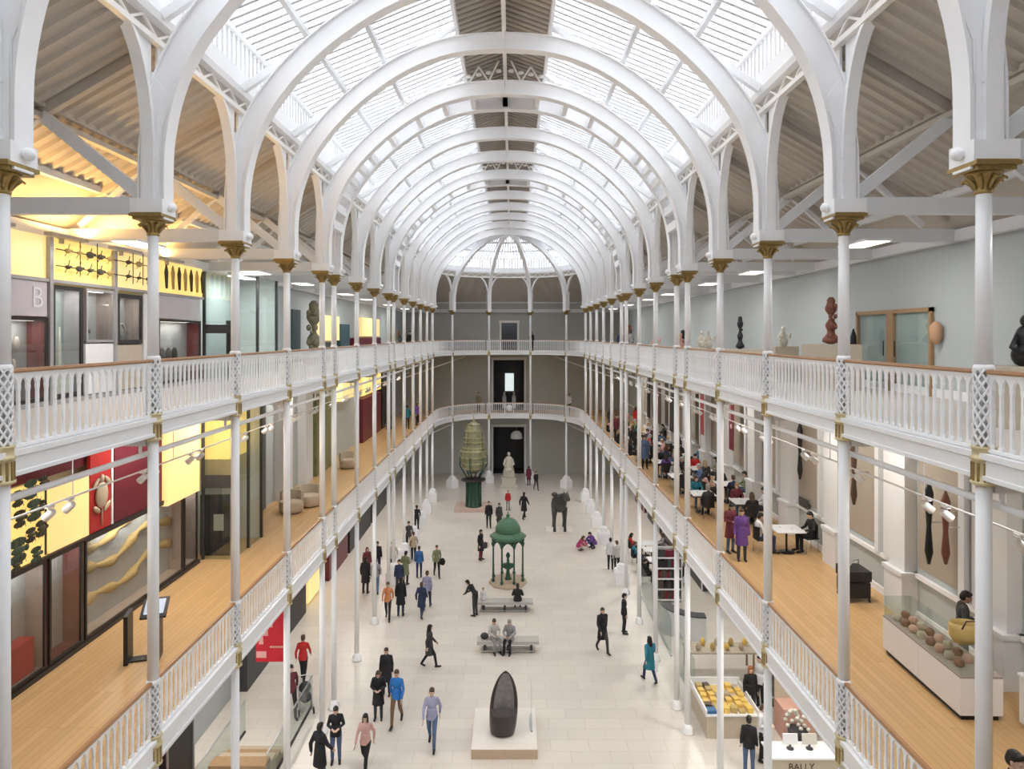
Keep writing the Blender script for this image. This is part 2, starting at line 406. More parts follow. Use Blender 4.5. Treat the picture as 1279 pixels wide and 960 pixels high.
# half ribs of the rounded end
APC = [(-5.0, 57.2), (-2.0, 59.2), (1.6, 59.2), (4.55, 57.2)]
APX = (X0, 53.0)
for i, c in enumerate(APC):
    d = Vector((c[0] - APX[0], c[1] - APX[1])); L = d.length; ang = math.atan2(d.y, d.x)
    k = L / HW
    r = thing('roof_half_arch_beam', 'white curved half rib rising from %s column of the rounded hall end' % ['the first', 'the second', 'the third', 'the fourth'][i], 'arch rib', (APX[0], APX[1], 0), ang, 'half ribs of the rounded end')
    m = MB(); m.strip([(a * k, b + PZ) for a, b in INS], [(max(a, 0) * k, b + PZ) for a, b in OUT], -.08, .08); m.build('web', WHITE, r)
    m = MB(); m.strip([(a * k, b + PZ) for a, b in outoff(INS, -.03)], [(a * k, b + PZ) for a, b in INS], -.14, .14); m.build('flange', WHITE, r)
    m = MB(); m.b2(L - .2, -.17, PZ + 2.03, L + .2, .17, PZ + 3.6); m.build('post', WHITE, r)
    for sy in (1, -1):
        A = []; B = []
        for j in range(7):
            a = math.pi / 2 * j / 6
            A.append((sy * (.12 + .9 * (1 - math.cos(a))), PZ + 3.2 + 1.8 * math.sin(a))); B.append((sy * (.02 + .9 * (1 - math.cos(a))), PZ + 3.3 + 1.74 * math.sin(a)))
        m = MB(); m.strip(A, B, L - .08, L + .08, 'x'); m.build('bracket', WHITE, r)
# longitudinal beams, clerestory, eaves: all follow the hall edge
REDGE = EDGE
def sw(prof, name, mt):
    return struct(MB().sweep(REDGE, prof).build(name, mt))
sw([(.0, PZ + 4.93), (.12, PZ + 4.93), (.12, PZ + 5.03), (0, PZ + 5.03)], 'trim_lower_beam', CREAM)
sw([(-.08, PZ + 4.95), (-.03, PZ + 4.95), (-.03, PZ + 5.43), (-.08, PZ + 5.43)], 'wall_beam_back', BEIGE)
sw([(.02, PZ + 5.27), (.16, PZ + 5.30), (.20, PZ + 5.42), (.02, PZ + 5.42)], 'trim_cornice', WHITE)
sw([(.02, PZ + 5.421), (.15, PZ + 5.421), (.15, PZ + 5.82), (.02, PZ + 5.82)], 'wall_clerestory', WHITE)
sw([(.0, PZ + 6.50), (.17, PZ + 6.50), (.17, PZ + 6.64), (.0, PZ + 6.64)], 'trim_eaves', WHITE)
sw([(.06, PZ + 5.83), (.075, PZ + 5.83), (.075, PZ + 6.49), (.06, PZ + 6.49)], 'window_1', SKYGL)
def resample(path, step):
    out = []; acc = 0.0
    for i in range(len(path) - 1):
        a = Vector(path[i]); b = Vector(path[i + 1]); L = (b - a).length; d = (b - a) / L; t = -acc if acc else 0.0
        t = (step - acc) % step if acc else 0.0
        while t < L:
            p = a + d * t; out.append((p.x, p.y, d.x, d.y)); t += step
        acc = (L - (t - step))
    return out
m = MB(); m2 = MB()
for (x, y, dx, dy) in resample(EDGE, .24):
    m.box(x + dy * .08, y - dx * .08, PZ + 6.16, .12, .05, .66, math.atan2(dy, dx))
prev = None
for k, (x, y, dx, dy) in enumerate(resample(EDGE, .43)):
    p = (x + dy * .06, y - dx * .06, PZ + (5.03 if k % 2 else 5.27))
    if prev and (Vector(p) - Vector(prev)).length < 1: m2.bar(prev, p, .04, .04)
    prev = p
struct(m.build('window_mullion', GREYW)); struct(m2.build('trim_lattice', CREAM))
# sloped glazing: planes, glazing bars, purlins
EZ, LZ, EX, LX = 6.60, 8.42, 5.72, 1.30
YG0, YG1 = YS, 52.9
def lanp(p):
    dx = p[0] - X0; dy = max(0, p[1] - 52.48)
    if dy <= 0: return (X0 + math.copysign(LX, dx), p[1])
    L = math.hypot(dx, dy); return (X0 + dx / L * LX, 52.48 + dy / L * LX)
gl = MB()
for i in range(len(EDGE) - 1):
    a, b = EDGE[i], EDGE[i + 1]; c, d = lanp(b), lanp(a)
    gl.add([(a[0], a[1], PZ + EZ + .03), (b[0], b[1], PZ + EZ + .03), (c[0], c[1], PZ + LZ + .1), (d[0], d[1], PZ + LZ + .1)], [(0, 1, 2, 3)])
struct(gl.build('window_2', SKYGL))
gb = MB(); pu = MB()
for (x, y, dx, dy) in resample(EDGE, .30):
    q = lanp((x, y))
    gb.bar((x, y, PZ + EZ - .0), (q[0], q[1], PZ + LZ + .05), .085, .08)
struct(gb.build('window_glazing_bar', mat('bar_grey', (.56, .57, .59), .5, var=.02)))
for f in (.285, .565):
    P = []
    for p in EDGE:
        q = lanp(p); P.append((p[0] + (q[0] - p[0]) * f, p[1] + (q[1] - p[1]) * f))
    z = PZ + EZ + (LZ - EZ) * f
    pu.sweep(P, [(-.06, z - .16), (.06, z - .16), (.06, z - .01), (-.06, z - .01)])
struct(pu.build('trim_purlin', GREYW))
LP = [(X0 - LX, YS)] + [lanp(p) for p in APSE] + [(X0 + LX, YS)]
struct(MB().sweep(LP, [(-.04, PZ + LZ - .06), (.05, PZ + LZ - .06), (.05, PZ + LZ + .22), (-.04, PZ + LZ + .22)]).build('trim_lantern_edge', WHITE))
m = MB(); mb_ = MB()
rz = PZ + 9.1; lz = PZ + LZ + .2
m.add([(X0 - LX, YS, lz), (X0, YS, rz), (X0 + LX, YS, lz), (X0 - LX, 52.6, lz), (X0, 52.6, rz), (X0 + LX, 52.6, lz)], [(0, 3, 4, 1), (1, 4, 5, 2), (3, 5, 4)])
fan = [lanp(p) for p in APSE]
for i in range(len(fan) - 1): m.add([(fan[i][0], fan[i][1], lz), (fan[i + 1][0], fan[i + 1][1], lz), (X0, 52.6, rz)], [(0, 1, 2)])
struct(m.build('ceiling_lantern', BEIGE))
y = YS + .2
while y < 52.4:
    for sx in (1, -1): mb_.bar((X0 + sx * LX * .96, y, lz - .0), (X0, y, rz - .03), .09, .07)
    y += .30
struct(mb_.build('ceiling_lantern_rib', BEIGED))
struct(MB().b2(X0 - .06, YS, rz - .45, X0 + .06, 52.6, rz - .35).b2(X0 - .04, YS, rz - .34, X0 + .04, 52.6, rz - .05).build('trim_ridge', CREAM))
# aisle roofs with corrugated boards
def aisle(sx):
    XW = XL if sx < 0 else XR; xw = abs(XW - X0)
    P = 0.33; m = MB(); vs = []; fs = []
    def zt(dx): return PZ + 8.41 - .58 * dx
    xi = X0 + sx * 5.86; xe = xw - .75; xo = X0 + sx * xe
    n = int((57.0 - YS) / P)
    prof = []
    for i in range(n + 1):
        y = YS + i * P; prof += [(y, 0), (y + P * .5, 0), (y + P * .62, -.07), (y + P * .88, -.07)]
    for (y, dz) in prof: vs += [(xi, y, zt(5.86) + dz), (xo, y, zt(xe) + dz)]
    for i in range(len(prof) - 1): fs.append((2 * i, 2 * i + 1, 2 * i + 3, 2 * i + 2))
    m.add(vs, fs); struct(m.build('ceiling_aisle', BEIGE))
    zc = zt(xe)
    struct(MB().prism([(xo, zc), (XW, PZ + 2.3), (XW, zc + .1)], YS, YE).build('ceiling_cove', BEIGE))
    struct(MB().b2(min(xo, xo - sx * .12), YS, zc - .12, max(xo, xo - sx * .12), YE, zc + .02).build('trim_cove', GREYW))
    x79 = X0 + sx * 7.72
    struct(MB().b2(x79 - .05, YS, PZ + 3.86, x79 + .05, YE - 3, PZ + 4.02).b2(x79 - .12 - .03, YS, PZ + 3.66, x79 - .12 + .12, YE - 3, PZ + 3.76).build('trim_aisle_purlin', BEIGE))
    struct(MB().b2(min(XW, XW - sx * .18), YS, PZ + 2.05, max(XW, XW - sx * .18), YE, PZ + 2.3).build('trim_wall_cornice', GREYW))
aisle(1); aisle(-1)
m = MB(); ring(m, PZ + 5.0, PZ + 5.08, PZ + 2.9, PZ + 2.98, path=APSE); struct(m.build('ceiling_end', BEIGE))
struct(MB().b2(XL, YE - .3, PZ + 2.05, XR, YE, PZ + 2.35).b2(XL, YE - .2, PZ + 2.9, XR, YE, PZ + 3.1).build('trim_end_cornice', GREYW))
for z in (Z1 - .55, Z2 - .5):             # diagonal braces and tie rail of the rounded end
    struct(MB().tube([(-8.9, 55.5, z - 1.6), (-4.2, 60.8, z)], .06).tube([(8.5, 55.5, z - 1.6), (3.8, 60.8, z)], .06).build('trim_brace', CREAM))
# ---------------------------------------------------------------- columns
def column_proto(plinth):
    r = thing('iron_column', 'tmp', 'column')
    if plinth:
        m = MB(); m.box(0, 0, .32, .72, .72, .64).box(0, 0, .68, .62, .62, .08).box(0, 0, .82, .46, .46, .2); m.lathe([(.2, .92), (.2, .98), (.12, 1.05)], 16)
        m.build('plinth', WHITE, r)
    else:
        m = MB(); m.lathe([(.19, 0), (.19, .06), (.16, .1), (.17, .16), (.12, .22), (.10, .3)], 16); m.build('base', WHITE, r)
    MB().lathe([(.093, .2), (.085, 5.56)], 16).build('lower_shaft', WHITE, r)
    MB().lathe([(.094, 6.9), (.086, 11.07)], 16).build('middle_shaft', WHITE, r)
    MB().lathe([(.094, 12.41), (.084, 14.55)], 16).build('upper_shaft', WHITE, r)
    for (z0, z1) in ((5.48, 6.0), (11.0, 11.47)):
        m = MB(); h = z1 - z0
        m.lathe([(.10, z0), (.145, z0 + .02), (.145, z0 + .05), (.122, z0 + .06), (.122, z0 + h * .62), (.145, z0 + h * .65), (.145, z0 + h * .72), (.124, z0 + h * .74), (.124, z0 + h * .93), (.14, z0 + h * .95), (.14, z1), (.09, z1)], 16)
        collar = m.build('collar', PALEGOLD, r)
        m = MB()
        for j in range(12):
            a = 2 * math.pi * j / 12; m.box(.126 * math.cos(a), .126 * math.sin(a), z0 + h * .34, .014, .026, h * .5, a)
        m.build('reeding', GOLD, collar)
    for (z0, z1) in ((6.0, 6.9), (11.47, 12.4)):
        m = MB(); h = z1 - z0; nt_ = 6
        for j in range(8):
            for s in (1, -1):
                pts = []
                for i in range(19):
                    a = 2 * math.pi * j / 8 + s * 2 * math.pi * i / 18 * .8; pts.append((.105 * math.cos(a), .105 * math.sin(a), z0 + h * i / 18))
                m.tube(pts, .016, 4, False)
        m.build('lattice_sleeve', WHITE, r)
        m = MB().lathe([(.035, z0), (.035, z1)], 8); m.build('core', STEEL, r)
        m = MB().lathe([(.11, z1 - .03), (.118, z1), (.11, z1 + .03), (.09, z1 + .05)], 16); m.build('ring', WHITE, r)
    m = MB(); z = 14.48
    m.lathe([(.085, z), (.10, z + .01), (.10, z + .04), (.088, z + .05), (.10, z + .1), (.125, z + .16), (.16, z + .2), (.20, z + .235), (.20, z + .25)], 16)
    for j in range(8):
        a = 2 * math.pi * j / 8
        m.tube([(.09 * math.cos(a), .09 * math.sin(a), z + .06), (.125 * math.cos(a), .125 * math.sin(a), z + .12), (.2 * math.cos(a), .2 * math.sin(a), z + .19), (.235 * math.cos(a), .235 * math.sin(a), z + .16)], [.02, .026, .026, .015], 5)
    m.box(0, 0, z + .275, .46, .46, .05).box(0, 0, z + .325, .54, .54, .05).box(0, 0, z + .355, .50, .50, .02)
    m.build('capital', GOLD, r)
    return r
colA = column_proto(False); colB = column_proto(True)
usedc = {}
for sx, side in ((-1, 'display-case'), (1, 'café')):
    for i, y in enumerate(FY[1:]):
        p = colB if i >= 9 else colA
        lab = 'white iron column with gilded capital, %s from the camera on the %s side' % (ORD[i], side)
        loc = (X0 + sx * HW, y, 0)
        if p.name not in usedc: usedc[p.name] = 1; p.location = loc; p['label'] = lab; p['group'] = 'columns along the hall'
        else: copy_tree(p, loc, 0, lab, 'columns along the hall')
for i, c in enumerate(APC):
    copy_tree(colB, (c[0], c[1], 0), math.atan2(c[1] - 52.5, c[0] - X0), 'white column on square plinth at the rounded hall end, %s of four' % ORD[i], 'columns of the rounded end')

# ---------------------------------------------------------------- railings
def baluster_mesh():
    half = [(.035, .10), (.035, .13), (.019, .16), (.019, .30), (.027, .40), (.029, .46), (.020, .56), (.018, .74), (.030, .80), (.026, .84), (.040, .885), (.083, .935), (.083, .95)]
    P = half + [(-a, b) for a, b in reversed(half)]
    k = MB(); n = len(half)
    A = [(a, b) for a, b in half]; B = [(-a, b) for a, b in half]
    k.strip(A, B, -.016, .016)
    return k
BAL = baluster_mesh(); BALME = BAL.mesh('baluster', WHITE)
def railing_parts(r, path, near):
    """path in the railing's own frame, floor at z = 0"""
    MB().sweep(path, [(-.045, .985), (.045, .985), (.05, 1.005), (.03, 1.035), (-.03, 1.035), (-.05, 1.005)]).build('handrail', WOOD, r)
    MB().sweep(path, [(-.03, .95), (.03, .95), (.03, .984), (-.03, .984)]).build('top_rail', WHITE, r)
    MB().sweep(path, [(-.03, .06), (.03, .06), (.03, .10), (-.03, .10)]).build('bottom_rail', WHITE, r)
    big = MB()
    L = sum((Vector(path[i + 1]) - Vector(path[i])).length for i in range(len(path) - 1))
    n = max(1, round((L - .2) / .17)); st = (L - .2) / n
    pts = resample(path, st)
    for (x, y, dx, dy) in pts:
        dist = 0
        if near:
            o = bpy.data.objects.new('baluster', BALME); COL.objects.link(o); o.parent = r; o.location = (x, y, 0); o.rotation_euler = (0, 0, math.atan2(dy, dx))
        else:
            a = math.atan2(dy, dx); ca, sa = math.cos(a), math.sin(a)
            big.add([(x + v[0] * ca - v[1] * sa, y + v[0] * sa + v[1] * ca, v[2]) for v in BAL.v], BAL.f)
    if not near: big.build('baluster_lattice', WHITE, r)
protos = {}
for z, lev in ((Z2, 'top'), (Z1, 'middle')):
    for sx, side in ((-1, 'display-case'), (1, 'café')):
        for i in range(len(FY) - 1):
            L = round(FY[i + 1] - FY[i], 2); near = i < 6
            lab = 'white cast iron railing with wooden handrail, %s gallery, %s side, %s bay from the camera' % (lev, side, ORD[i])
            loc = (X0 + sx * HW, FY[i] + .1, z)
            key = (L, near)
            if key not in protos:
                r = thing('railing', lab, 'railing', loc, math.pi / 2, 'gallery railings'); railing_parts(r, [(0, 0), (L - .2, 0)], near); protos[key] = r
            else:
                copy_tree(protos[key], loc, math.pi / 2, lab, 'gallery railings')
    # around the rounded end: one railing from column to column
    cuts = [APSE[0]] + APC + [APSE[-1]]
    idx = [0]
    for c in APC: idx.append(min(range(len(APSE)), key=lambda j: math.hypot(APSE[j][0] - c[0], APSE[j][1] - c[1])))
    idx.append(len(APSE) - 1)
    for k in range(5):
        P = [Vector(q) for q in APSE[idx[k]:idx[k + 1] + 1]]; P[0] = P[0] + (P[1] - P[0]).normalized() * .11; P[-1] = P[-1] + (P[-2] - P[-1]).normalized() * .11; o = P[0]
        r = thing('railing', 'white railing of the %s gallery around the rounded hall end, %s of five lengths' % (lev, ORD[k]), 'railing', (o[0], o[1], z), 0, 'gallery railings')
        railing_parts(r, [(p[0] - o[0], p[1] - o[1]) for p in P], False)
# tie rails below the galleries, spotlight tracks
for sx, side in ((-1, 'display-case'), (1, 'café')):
    for z, nm in ((Z2 - .61, 'top'), (Z1 - .66, 'middle')):
        xr = X0 + sx * (HW + .22)
        m = MB().tube([(xr, FY[0], z), (xr, 52.5, z)], .05, 8)
        for y in FY: m.b2(xr - .02, y - .02, z, xr + .02, y + .02, z + .3)
        o = m.build('tie_rail', WHITE); tag(o, 'long white tie rail hung under the %s gallery on the %s side' % (nm, side), 'rail', 'tie rails under the galleries')
def spot_proto():
    r = thing('track_spotlight', 'tmp', 'spotlight', (0, 0, 0))
    MB().b2(-.04, -.07, -.05, .04, .07, 0).tube([(0, 0, -.05), (0, 0, -.12)], .012, 6).build('bracket', WHITE, r)
    d = Vector((.75, 0, -.65)).normalized()
    c = Vector((0, 0, -.15))
    MB().tube([c - d * .09, c - d * .05, c + d * .11], [.04, .065, .07], 10).build('lamp_head', WHITE, r); head = r.children[-1]
    MB().tube([c + d * .111, c + d * .113], .06, 10).build('lens', LAMPM, head)
    return r
sp0 = spot_proto(); first = True
for sx, side in ((-1, 'display-case'), (1, 'café')):
    xr = X0 + sx * 7.25; z = Z2 - 1.3
    m = MB().tube([(xr, 6, z), (xr, 50, z)], .018, 6)
    for y in FY[1:-1]: m.tube([(xr, y, z), (xr, y, Z2 - .44)], .01, 6)
    o = m.build('light_track', WHITE); tag(o, 'thin white spotlight track hung under the top gallery, %s side' % side, 'light track')
    ys = []
    y = 9.0
    k = 0
    while y < 46:
        ys.append(y); y += (.45, 1.6, .5, 2.3)[k % 4]; k += 1
    for i, y in enumerate(ys):
        lab = 'small white spotlight on the %s side track under the top gallery' % side
        if first: sp0.location = (xr, y, z); sp0.rotation_euler = (0, 0, 0 if sx > 0 else math.pi); sp0['label'] = lab; sp0['group'] = 'track spotlights %s side' % side; first = False
        else: copy_tree(sp0, (xr, y, z), 0 if sx > 0 else math.pi, 'small white spotlight on the %s side track under the top gallery' % side, 'track spotlights %s side' % side)
# fill lamps added to brighten the aisles, in invented fittings
def fill_lamp(x, y, z, lab, grp, warm=(1, .95, .88), p=FILL_W):
    r = thing('fill_lamp', lab, 'added fill lamp', (x, y, z), 0, grp)
    hs = MB().b2(-.3, -.6, -.05, .3, .6, 0).build('lamp_housing', WHITE, r)
    MB().b2(-.27, -.57, -.056, .27, .57, -.051).build('diffuser', LAMPM, hs)
    L = bpy.data.lights.new('fill_light', 'AREA'); L.shape = 'RECTANGLE'; L.size = .5; L.size_y = 1.1; L.energy = p; L.color = warm
    lo = bpy.data.objects.new('fill_light', L); COL.objects.link(lo); lo.parent = r; lo.location = (0, 0, -.07)
for sx, side in ((-1, 'display-case'), (1, 'café')):
    for k, y in enumerate(FY[1:]):
        if k % 2 == 0 or k in (4,): fill_lamp(X0 + sx * 8.0, y, PZ + 2.04, 'added fill lamp under the top gallery roof tie beam, %s side, at %s column' % (side, ORD[k]), 'added fill lamps under the roof tie beams', p=FILL_W * .55, warm=(1, .98, .95))  # extra lamps added to lift the light in the top aisles
for sx, side in ((-1, 'display-case'), (1, 'café')):
    for z, nm, pw in ((Z1 - .33, 'ground floor', 1.3), (Z2 - .31, 'middle gallery', 1.0)):
        for k, y in enumerate([9.9, 16.8, 20.2, 28.6, 36.9, 43.9, 50.7]):
            fill_lamp(X0 + sx * 8.2, y, z, 'added fill lamp over the %s on the %s side, %s from the camera' % (nm, side, ORD[k]), 'added gallery fill lamps', p=FILL_W * pw)
# ================================================================ more materials
YEL = mat('yellow_lightbox', (.9, .68, .22), .4, emit=(1, .70, .22), es=.6, var=.1, scale=1.2, c2=(.75, .5, .12))
YELP = mat('pale_yellow_lightbox', (.85, .72, .36), .4, emit=(1, .72, .28), es=.5, var=.05, scale=1)
ORAL = mat('orange_lightbox', (.95, .66, .30), .4, emit=(1, .62, .24), es=.55, var=.05, scale=1)
MAROON = mat('maroon_panel', (.16, .015, .03), .4, var=.15, scale=3)
REDP = mat('bright_red_panel', (.50, .03, .03), .4, var=.1)
CRIM = mat('crimson', (.55, .02, .035), .5, var=.08)
LILAC = mat('lilac_panel', (.60, .55, .60), .5, var=.08, scale=3)
CASEIN = mat('case_interior_taupe', (.46, .39, .36), .7, var=.2, scale=2)
CASERED = mat('case_interior_dark_red', (.30, .08, .08), .6, var=.3, scale=2)
FRAME = mat('black_frame', (.03, .025, .025), .4)
GFRAME = mat('grey_mullion', (.42, .41, .42), .4, .3)
BROWN = mat('dark_brown', (.10, .06, .04), .5, var=.2, scale=10)
REDBR = mat('red_brown_wood', (.24, .09, .06), .5, var=.2, scale=12)
TAN = mat('tan_stone', (.56, .45, .33), .7, var=.1)
SAND = mat('beige_plinth', (.55, .48, .38), .7, var=.06)
TEAL = mat('dark_teal_door', (.03, .075, .09), .5)
VERD = mat('dark_green_paint', (.035, .10, .065), .4, var=.15, scale=12)
VERDL = mat('green_dome_paint', (.10, .22, .13), .4, var=.2, scale=12, c2=(.05, .14, .08))
BRASS = mat('lens_brass', (.50, .47, .26), .3, .5, .15)
LENSG = mat('lens_glass', (.50, .50, .34), .08, .2, .1, 7, c2=(.16, .17, .10))
STONEC = mat('carved_cream_stone', (.70, .66, .58), .7, var=.1, scale=8)
SHELL = mat('dark_carved_timber', (.035, .028, .026), .32, var=.3, scale=9, c2=(.07, .055, .05))
SHELLIN = mat('hollow_grey_timber', (.30, .28, .275), .6, var=.3, scale=9)
PAVE = mat('bench_grey', (.50, .48, .44), .4, var=.05)
GOODY = mat('yellow_goods', (.85, .58, .14), .5, var=.1)
BLUEG = mat('blue_goods', (.05, .16, .34), .5)
PINKM = mat('salmon_panel', (.72, .42, .34), .6)
WHITEM = mat('white_laminate', (.82, .82, .83), .25, var=.01)
ROCKM = mat('rock_strata', (.50, .41, .32), .7, var=.3, scale=1.1, c2=(.30, .25, .23))
GOLDST = mat('golden_stratum', (.62, .46, .18), .6, var=.2, scale=4)
SILH = mat('specimen_dark', (.09, .085, .05), .6, var=.3, scale=20)
SILG = mat('specimen_green', (.10, .15, .10), .6, var=.3, scale=20)
BONE = mat('bone_white', (.74, .70, .62), .6, var=.1)
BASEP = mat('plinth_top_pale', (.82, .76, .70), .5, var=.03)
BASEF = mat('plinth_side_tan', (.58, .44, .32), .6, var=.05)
SCREENM = mat('lit_screen', (.3, .34, .42), .3, emit=(.55, .62, .75), es=.5)
XF = -9.5
def Y_(px, x=XF): return FPX * -x / (640 - px)
# ---------------------------------------------------------------- display wall on the display-case side
def glass_case(px0, px1, z0, z1, lab, inner, frame=FRAME, gl=SMOKEGL, fill=None, depth=.5, fw=.06, grp='glazed display cases'):
    y0, y1 = Y_(px0), Y_(px1); yc = (y0 + y1) / 2
    r = thing('display_case', lab, 'display case', (XF, yc, z0), 0, grp); h = z1 - z0; w = (y1 - y0) / 2 - .012
    MB().b2(-depth, -w, 0, -depth + .04, w, h).b2(-depth + .04, -w, 0, -.02, -w + .03, h).b2(-depth + .04, w - .03, 0, -.02, w, h).b2(-depth + .04, -w + .03, h - .03, -.02, w - .03, h).b2(-depth + .04, -w + .03, 0, -.02, w - .03, .03).build('cabinet', inner, r)
    MB().b2(-.02, -w, 0, .02, w, fw).b2(-.02, -w, h - fw, .02, w, h).b2(-.02, -w, fw, .02, -w + fw, h - fw).b2(-.02, w - fw, fw, .02, w, h - fw).build('frame', frame, r)
    MB().b2(-.006, -w + fw, fw, .006, w - fw, h - fw).build('pane', gl, r)
    MB().b2(-.2, -w * .6, h - .06, -.12, w * .6, h - .035).build('case_fill_lamp', LAMPM, r)  # strip and its light added to brighten the case interior
    L = bpy.data.lights.new('case_fill_light', 'AREA'); L.shape = 'RECTANGLE'; L.size = .1; L.size_y = w * 1.2; L.energy = 7 * w; L.color = (1, .93, .84)
    lo = bpy.data.objects.new('case_fill_light', L); COL.objects.link(lo); lo.parent = r; lo.location = (-.16, 0, h - .07)
    return r
def panel(px0, px1, z0, z1, lab, m, name='wall_panel', cat='panel', th=.08, grp=None, off=0.0):
    y0, y1 = Y_(px0) + .01, Y_(px1) - .01
    o = MB().b2(-th, -(y1 - y0) / 2, 0, 0, (y1 - y0) / 2, z1 - z0).build(name, m, None, (XF + off, (y0 + y1) / 2, z0))
    return tag(o, lab, cat, grp)
ZC = CAMZ - 4.57            # top of the lower cases
struct(MB().b2(XF - .02, 10.6, Z1, XF + .05, 20.7, Z1 + .10).build('baseboard_display', FRAME))
struct(MB().b2(XF - .06, 10.6, ZC + .0, XF + .03, 20.7, ZC + .06).build('trim_case_top', FRAME))
c1 = glass_case(-40, 6, Z1 + .12, ZC, 'dark glazed case at the near end of the middle gallery display wall', CASERED)
c1 = glass_case(8, 58, Z1 + .12, ZC, 'tall glazed case with a red block inside, under the yellow insect lightbox', CASEIN)
MB().b2(-.42, -.4, .04, -.1, .35, .72).build('display_block', CRIM, c1); MB().b2(-.4, -.1, .73, -.3, .0, 1.5).build('display_post', FRAME, c1)
c2_ = glass_case(61, 103, Z1 + .12, ZC, 'dark red glazed case with small round specimens beside the big rock case', CASERED)
for i in range(5): MB().ell((-.3, -.2 + .02 * i, .45 + .27 * i), (.05, .06, .07)).build('specimen', TAN, c2_)
c3 = glass_case(106, 229, Z1 + .12, ZC, 'very wide glazed case showing banded rock layers on a picture', ROCKM)
m = MB()
for k, (z0, amp) in enumerate(((.45, .25), (1.2, .3), (1.75, .2))):
    pts = [(-.40 + .02 * math.sin(i), -2.1 + 4.2 * i / 14, z0 + amp * math.sin(i * .7 + k) * .5 + .03 * i) for i in range(15)]
    m.tube(pts, [.05 + .05 * (i % 3) for i in range(15)], 6)
m.build('golden_layer', GOLDST, c3)
glass_case(230, 247, Z1 + .12, ZC, 'narrow glazed case beside the glass lobby on the middle gallery', CASEIN)
# lower lightboxes and panels
ZT = Z2 - .30
b = panel(4, 60, ZC + .08, CAMZ - 2.95, 'yellow lightbox with dark winged insects and leaves in rows', YEL, 'insect_lightbox', 'lightbox')
m = MB()
yc = (Y_(4) + Y_(60)) / 2; rnd = random.Random(3)
def beetle(name, c, s, mt, par):
    m = MB(); m.ell(c, (.03, .09 * s, .035 * s)); m.ell((c[0], c[1] + .1 * s, c[2]), (.025, .03 * s, .03 * s))
    for sg in (1, -1):
        m.ell((c[0], c[1] - .02, c[2] + sg * .07 * s), (.012, .11 * s, .045 * s))
        for k in range(3): m.tube([(c[0], c[1] + (.06 - .05 * k) * s, c[2]), (c[0] + .02, c[1] + (.08 - .08 * k) * s, c[2] + sg * .12 * s)], .006, 4)
    return m.build(name, mt, par)
bk = 0
for (y, z, s, mt) in ((-.25, 1.35, 1.4, SILH), (.1, 1.45, 1.7, SILG), (.45, 1.5, 1.3, SILH), (-.2, .95, 1.5, SILH), (.2, 1.02, 1.9, SILG), (.42, 1.05, 1.0, SILH), (-.25, .35, 2.2, SILG), (.1, .55, 1.3, SILH), (.4, .6, 1.5, SILH), (-.3, .1, 1.2, SILH), (.25, .12, 1.4, SILG)):
    beetle('specimen', (.03, y, z), s, mt, b)
MB().b2(.0, .52, .02, .03, .55, 1.6).build('stem', SILH, b)
panel(61.5, 112, ZC + .08, CAMZ - 3.15, 'plain pale orange lightbox between the insect lightbox and the turtle panel', ORAL, 'plain_lightbox', 'lightbox')
panel(4, 112, CAMZ - 2.93, ZT, 'maroon and black panel above the insect lightbox', MAROON, 'maroon_panel', 'panel', off=-.1)
o = panel(113, 139, ZC + .08, CAMZ - 2.6, 'bright red panel with a pale sea turtle on it', REDP, 'turtle_panel', 'panel')
m = MB(); m.ell((.03, 0, .8), (.05, .24, .30))
for (y, z, a) in ((-.22, 1.1, .7), (.22, 1.1, -.7), (-.2, .5, -.6), (.2, .5, .6)):
    m.ell((.03, y, z), (.03, .16, .06), R=Matrix.Rotation(a, 3, 'X'))
m.ell((.03, 0, 1.18), (.04, .08, .1)).tube([(.03, 0, .5), (.03, 0, .1)], .02, 5); m.build('turtle', TAN, o)
panel(113, 139, CAMZ - 2.58, ZT, 'dark grey lilac panel over the turtle', LILAC, 'lilac_panel', 'panel')
panel(139.6, 142.5, ZC + .08, ZT, 'thin white post beside the turtle panel', WHITEM, 'white_post', 'post')
panel(143, 203, ZC + .08, ZT, 'large maroon panel behind the second column, middle gallery', MAROON, 'maroon_panel', 'panel')
panel(204, 245, ZC - .1, ZT, 'tall glowing orange lightbox beside the glass lobby', ORAL, 'plain_lightbox', 'lightbox', off=.12, th=.2)
# top gallery display wall
ZD = CAMZ + 1.12
struct(MB().b2(XF - .06, 10.6, ZD - .04, XF + .03, 21, ZD + .03).build('trim_display_band', GFRAME))
struct(MB().b2(XF - .1, 10.6, Z2, XF + .02, 21, Z2 + .1).build('baseboard_top_display', GFRAME))
panel(-40, 4, Z2 + .12, ZD - .05, 'lilac board at the near end of the top gallery display wall', LILAC, 'lilac_panel', 'panel')
panel(9, 60, ZD - .75, ZD - .05, 'lilac board with a large faint letter B above the dark red case', LILAC, 'letter_board', 'panel')
def text(name, s, size, loc, rot, m, par=None, ext=.004, align='CENTER'):
    cu = bpy.data.curves.new(name, 'FONT'); cu.body = s; cu.size = size; cu.extrude = ext; cu.align_x = align; cu.align_y = 'CENTER'; cu.resolution_u = 3
    o = bpy.data.objects.new(name, cu); COL.objects.link(o); me = bpy.data.meshes.new_from_object(o.evaluated_get(bpy.context.evaluated_depsgraph_get()))
    bpy.data.objects.remove(o); me.materials.clear(); me.materials.append(m)
    q = bpy.data.objects.new(name, me); COL.objects.link(q); q.location = loc; q.rotation_euler = rot
    if par: q.parent = par
    return q
PALEL = mat('faint_white_lettering', (.75, .72, .76), .5)
text('lettering', 'B', .6, (.012, .25, .36), (math.pi / 2, 0, math.pi / 2), PALEL, bpy.data.objects['letter_board'])
cA = glass_case(9, 60, Z2 + .12, ZD - .78, 'dark red glazed case with white masks under the letter board', CASERED, grp='top gallery display cases')
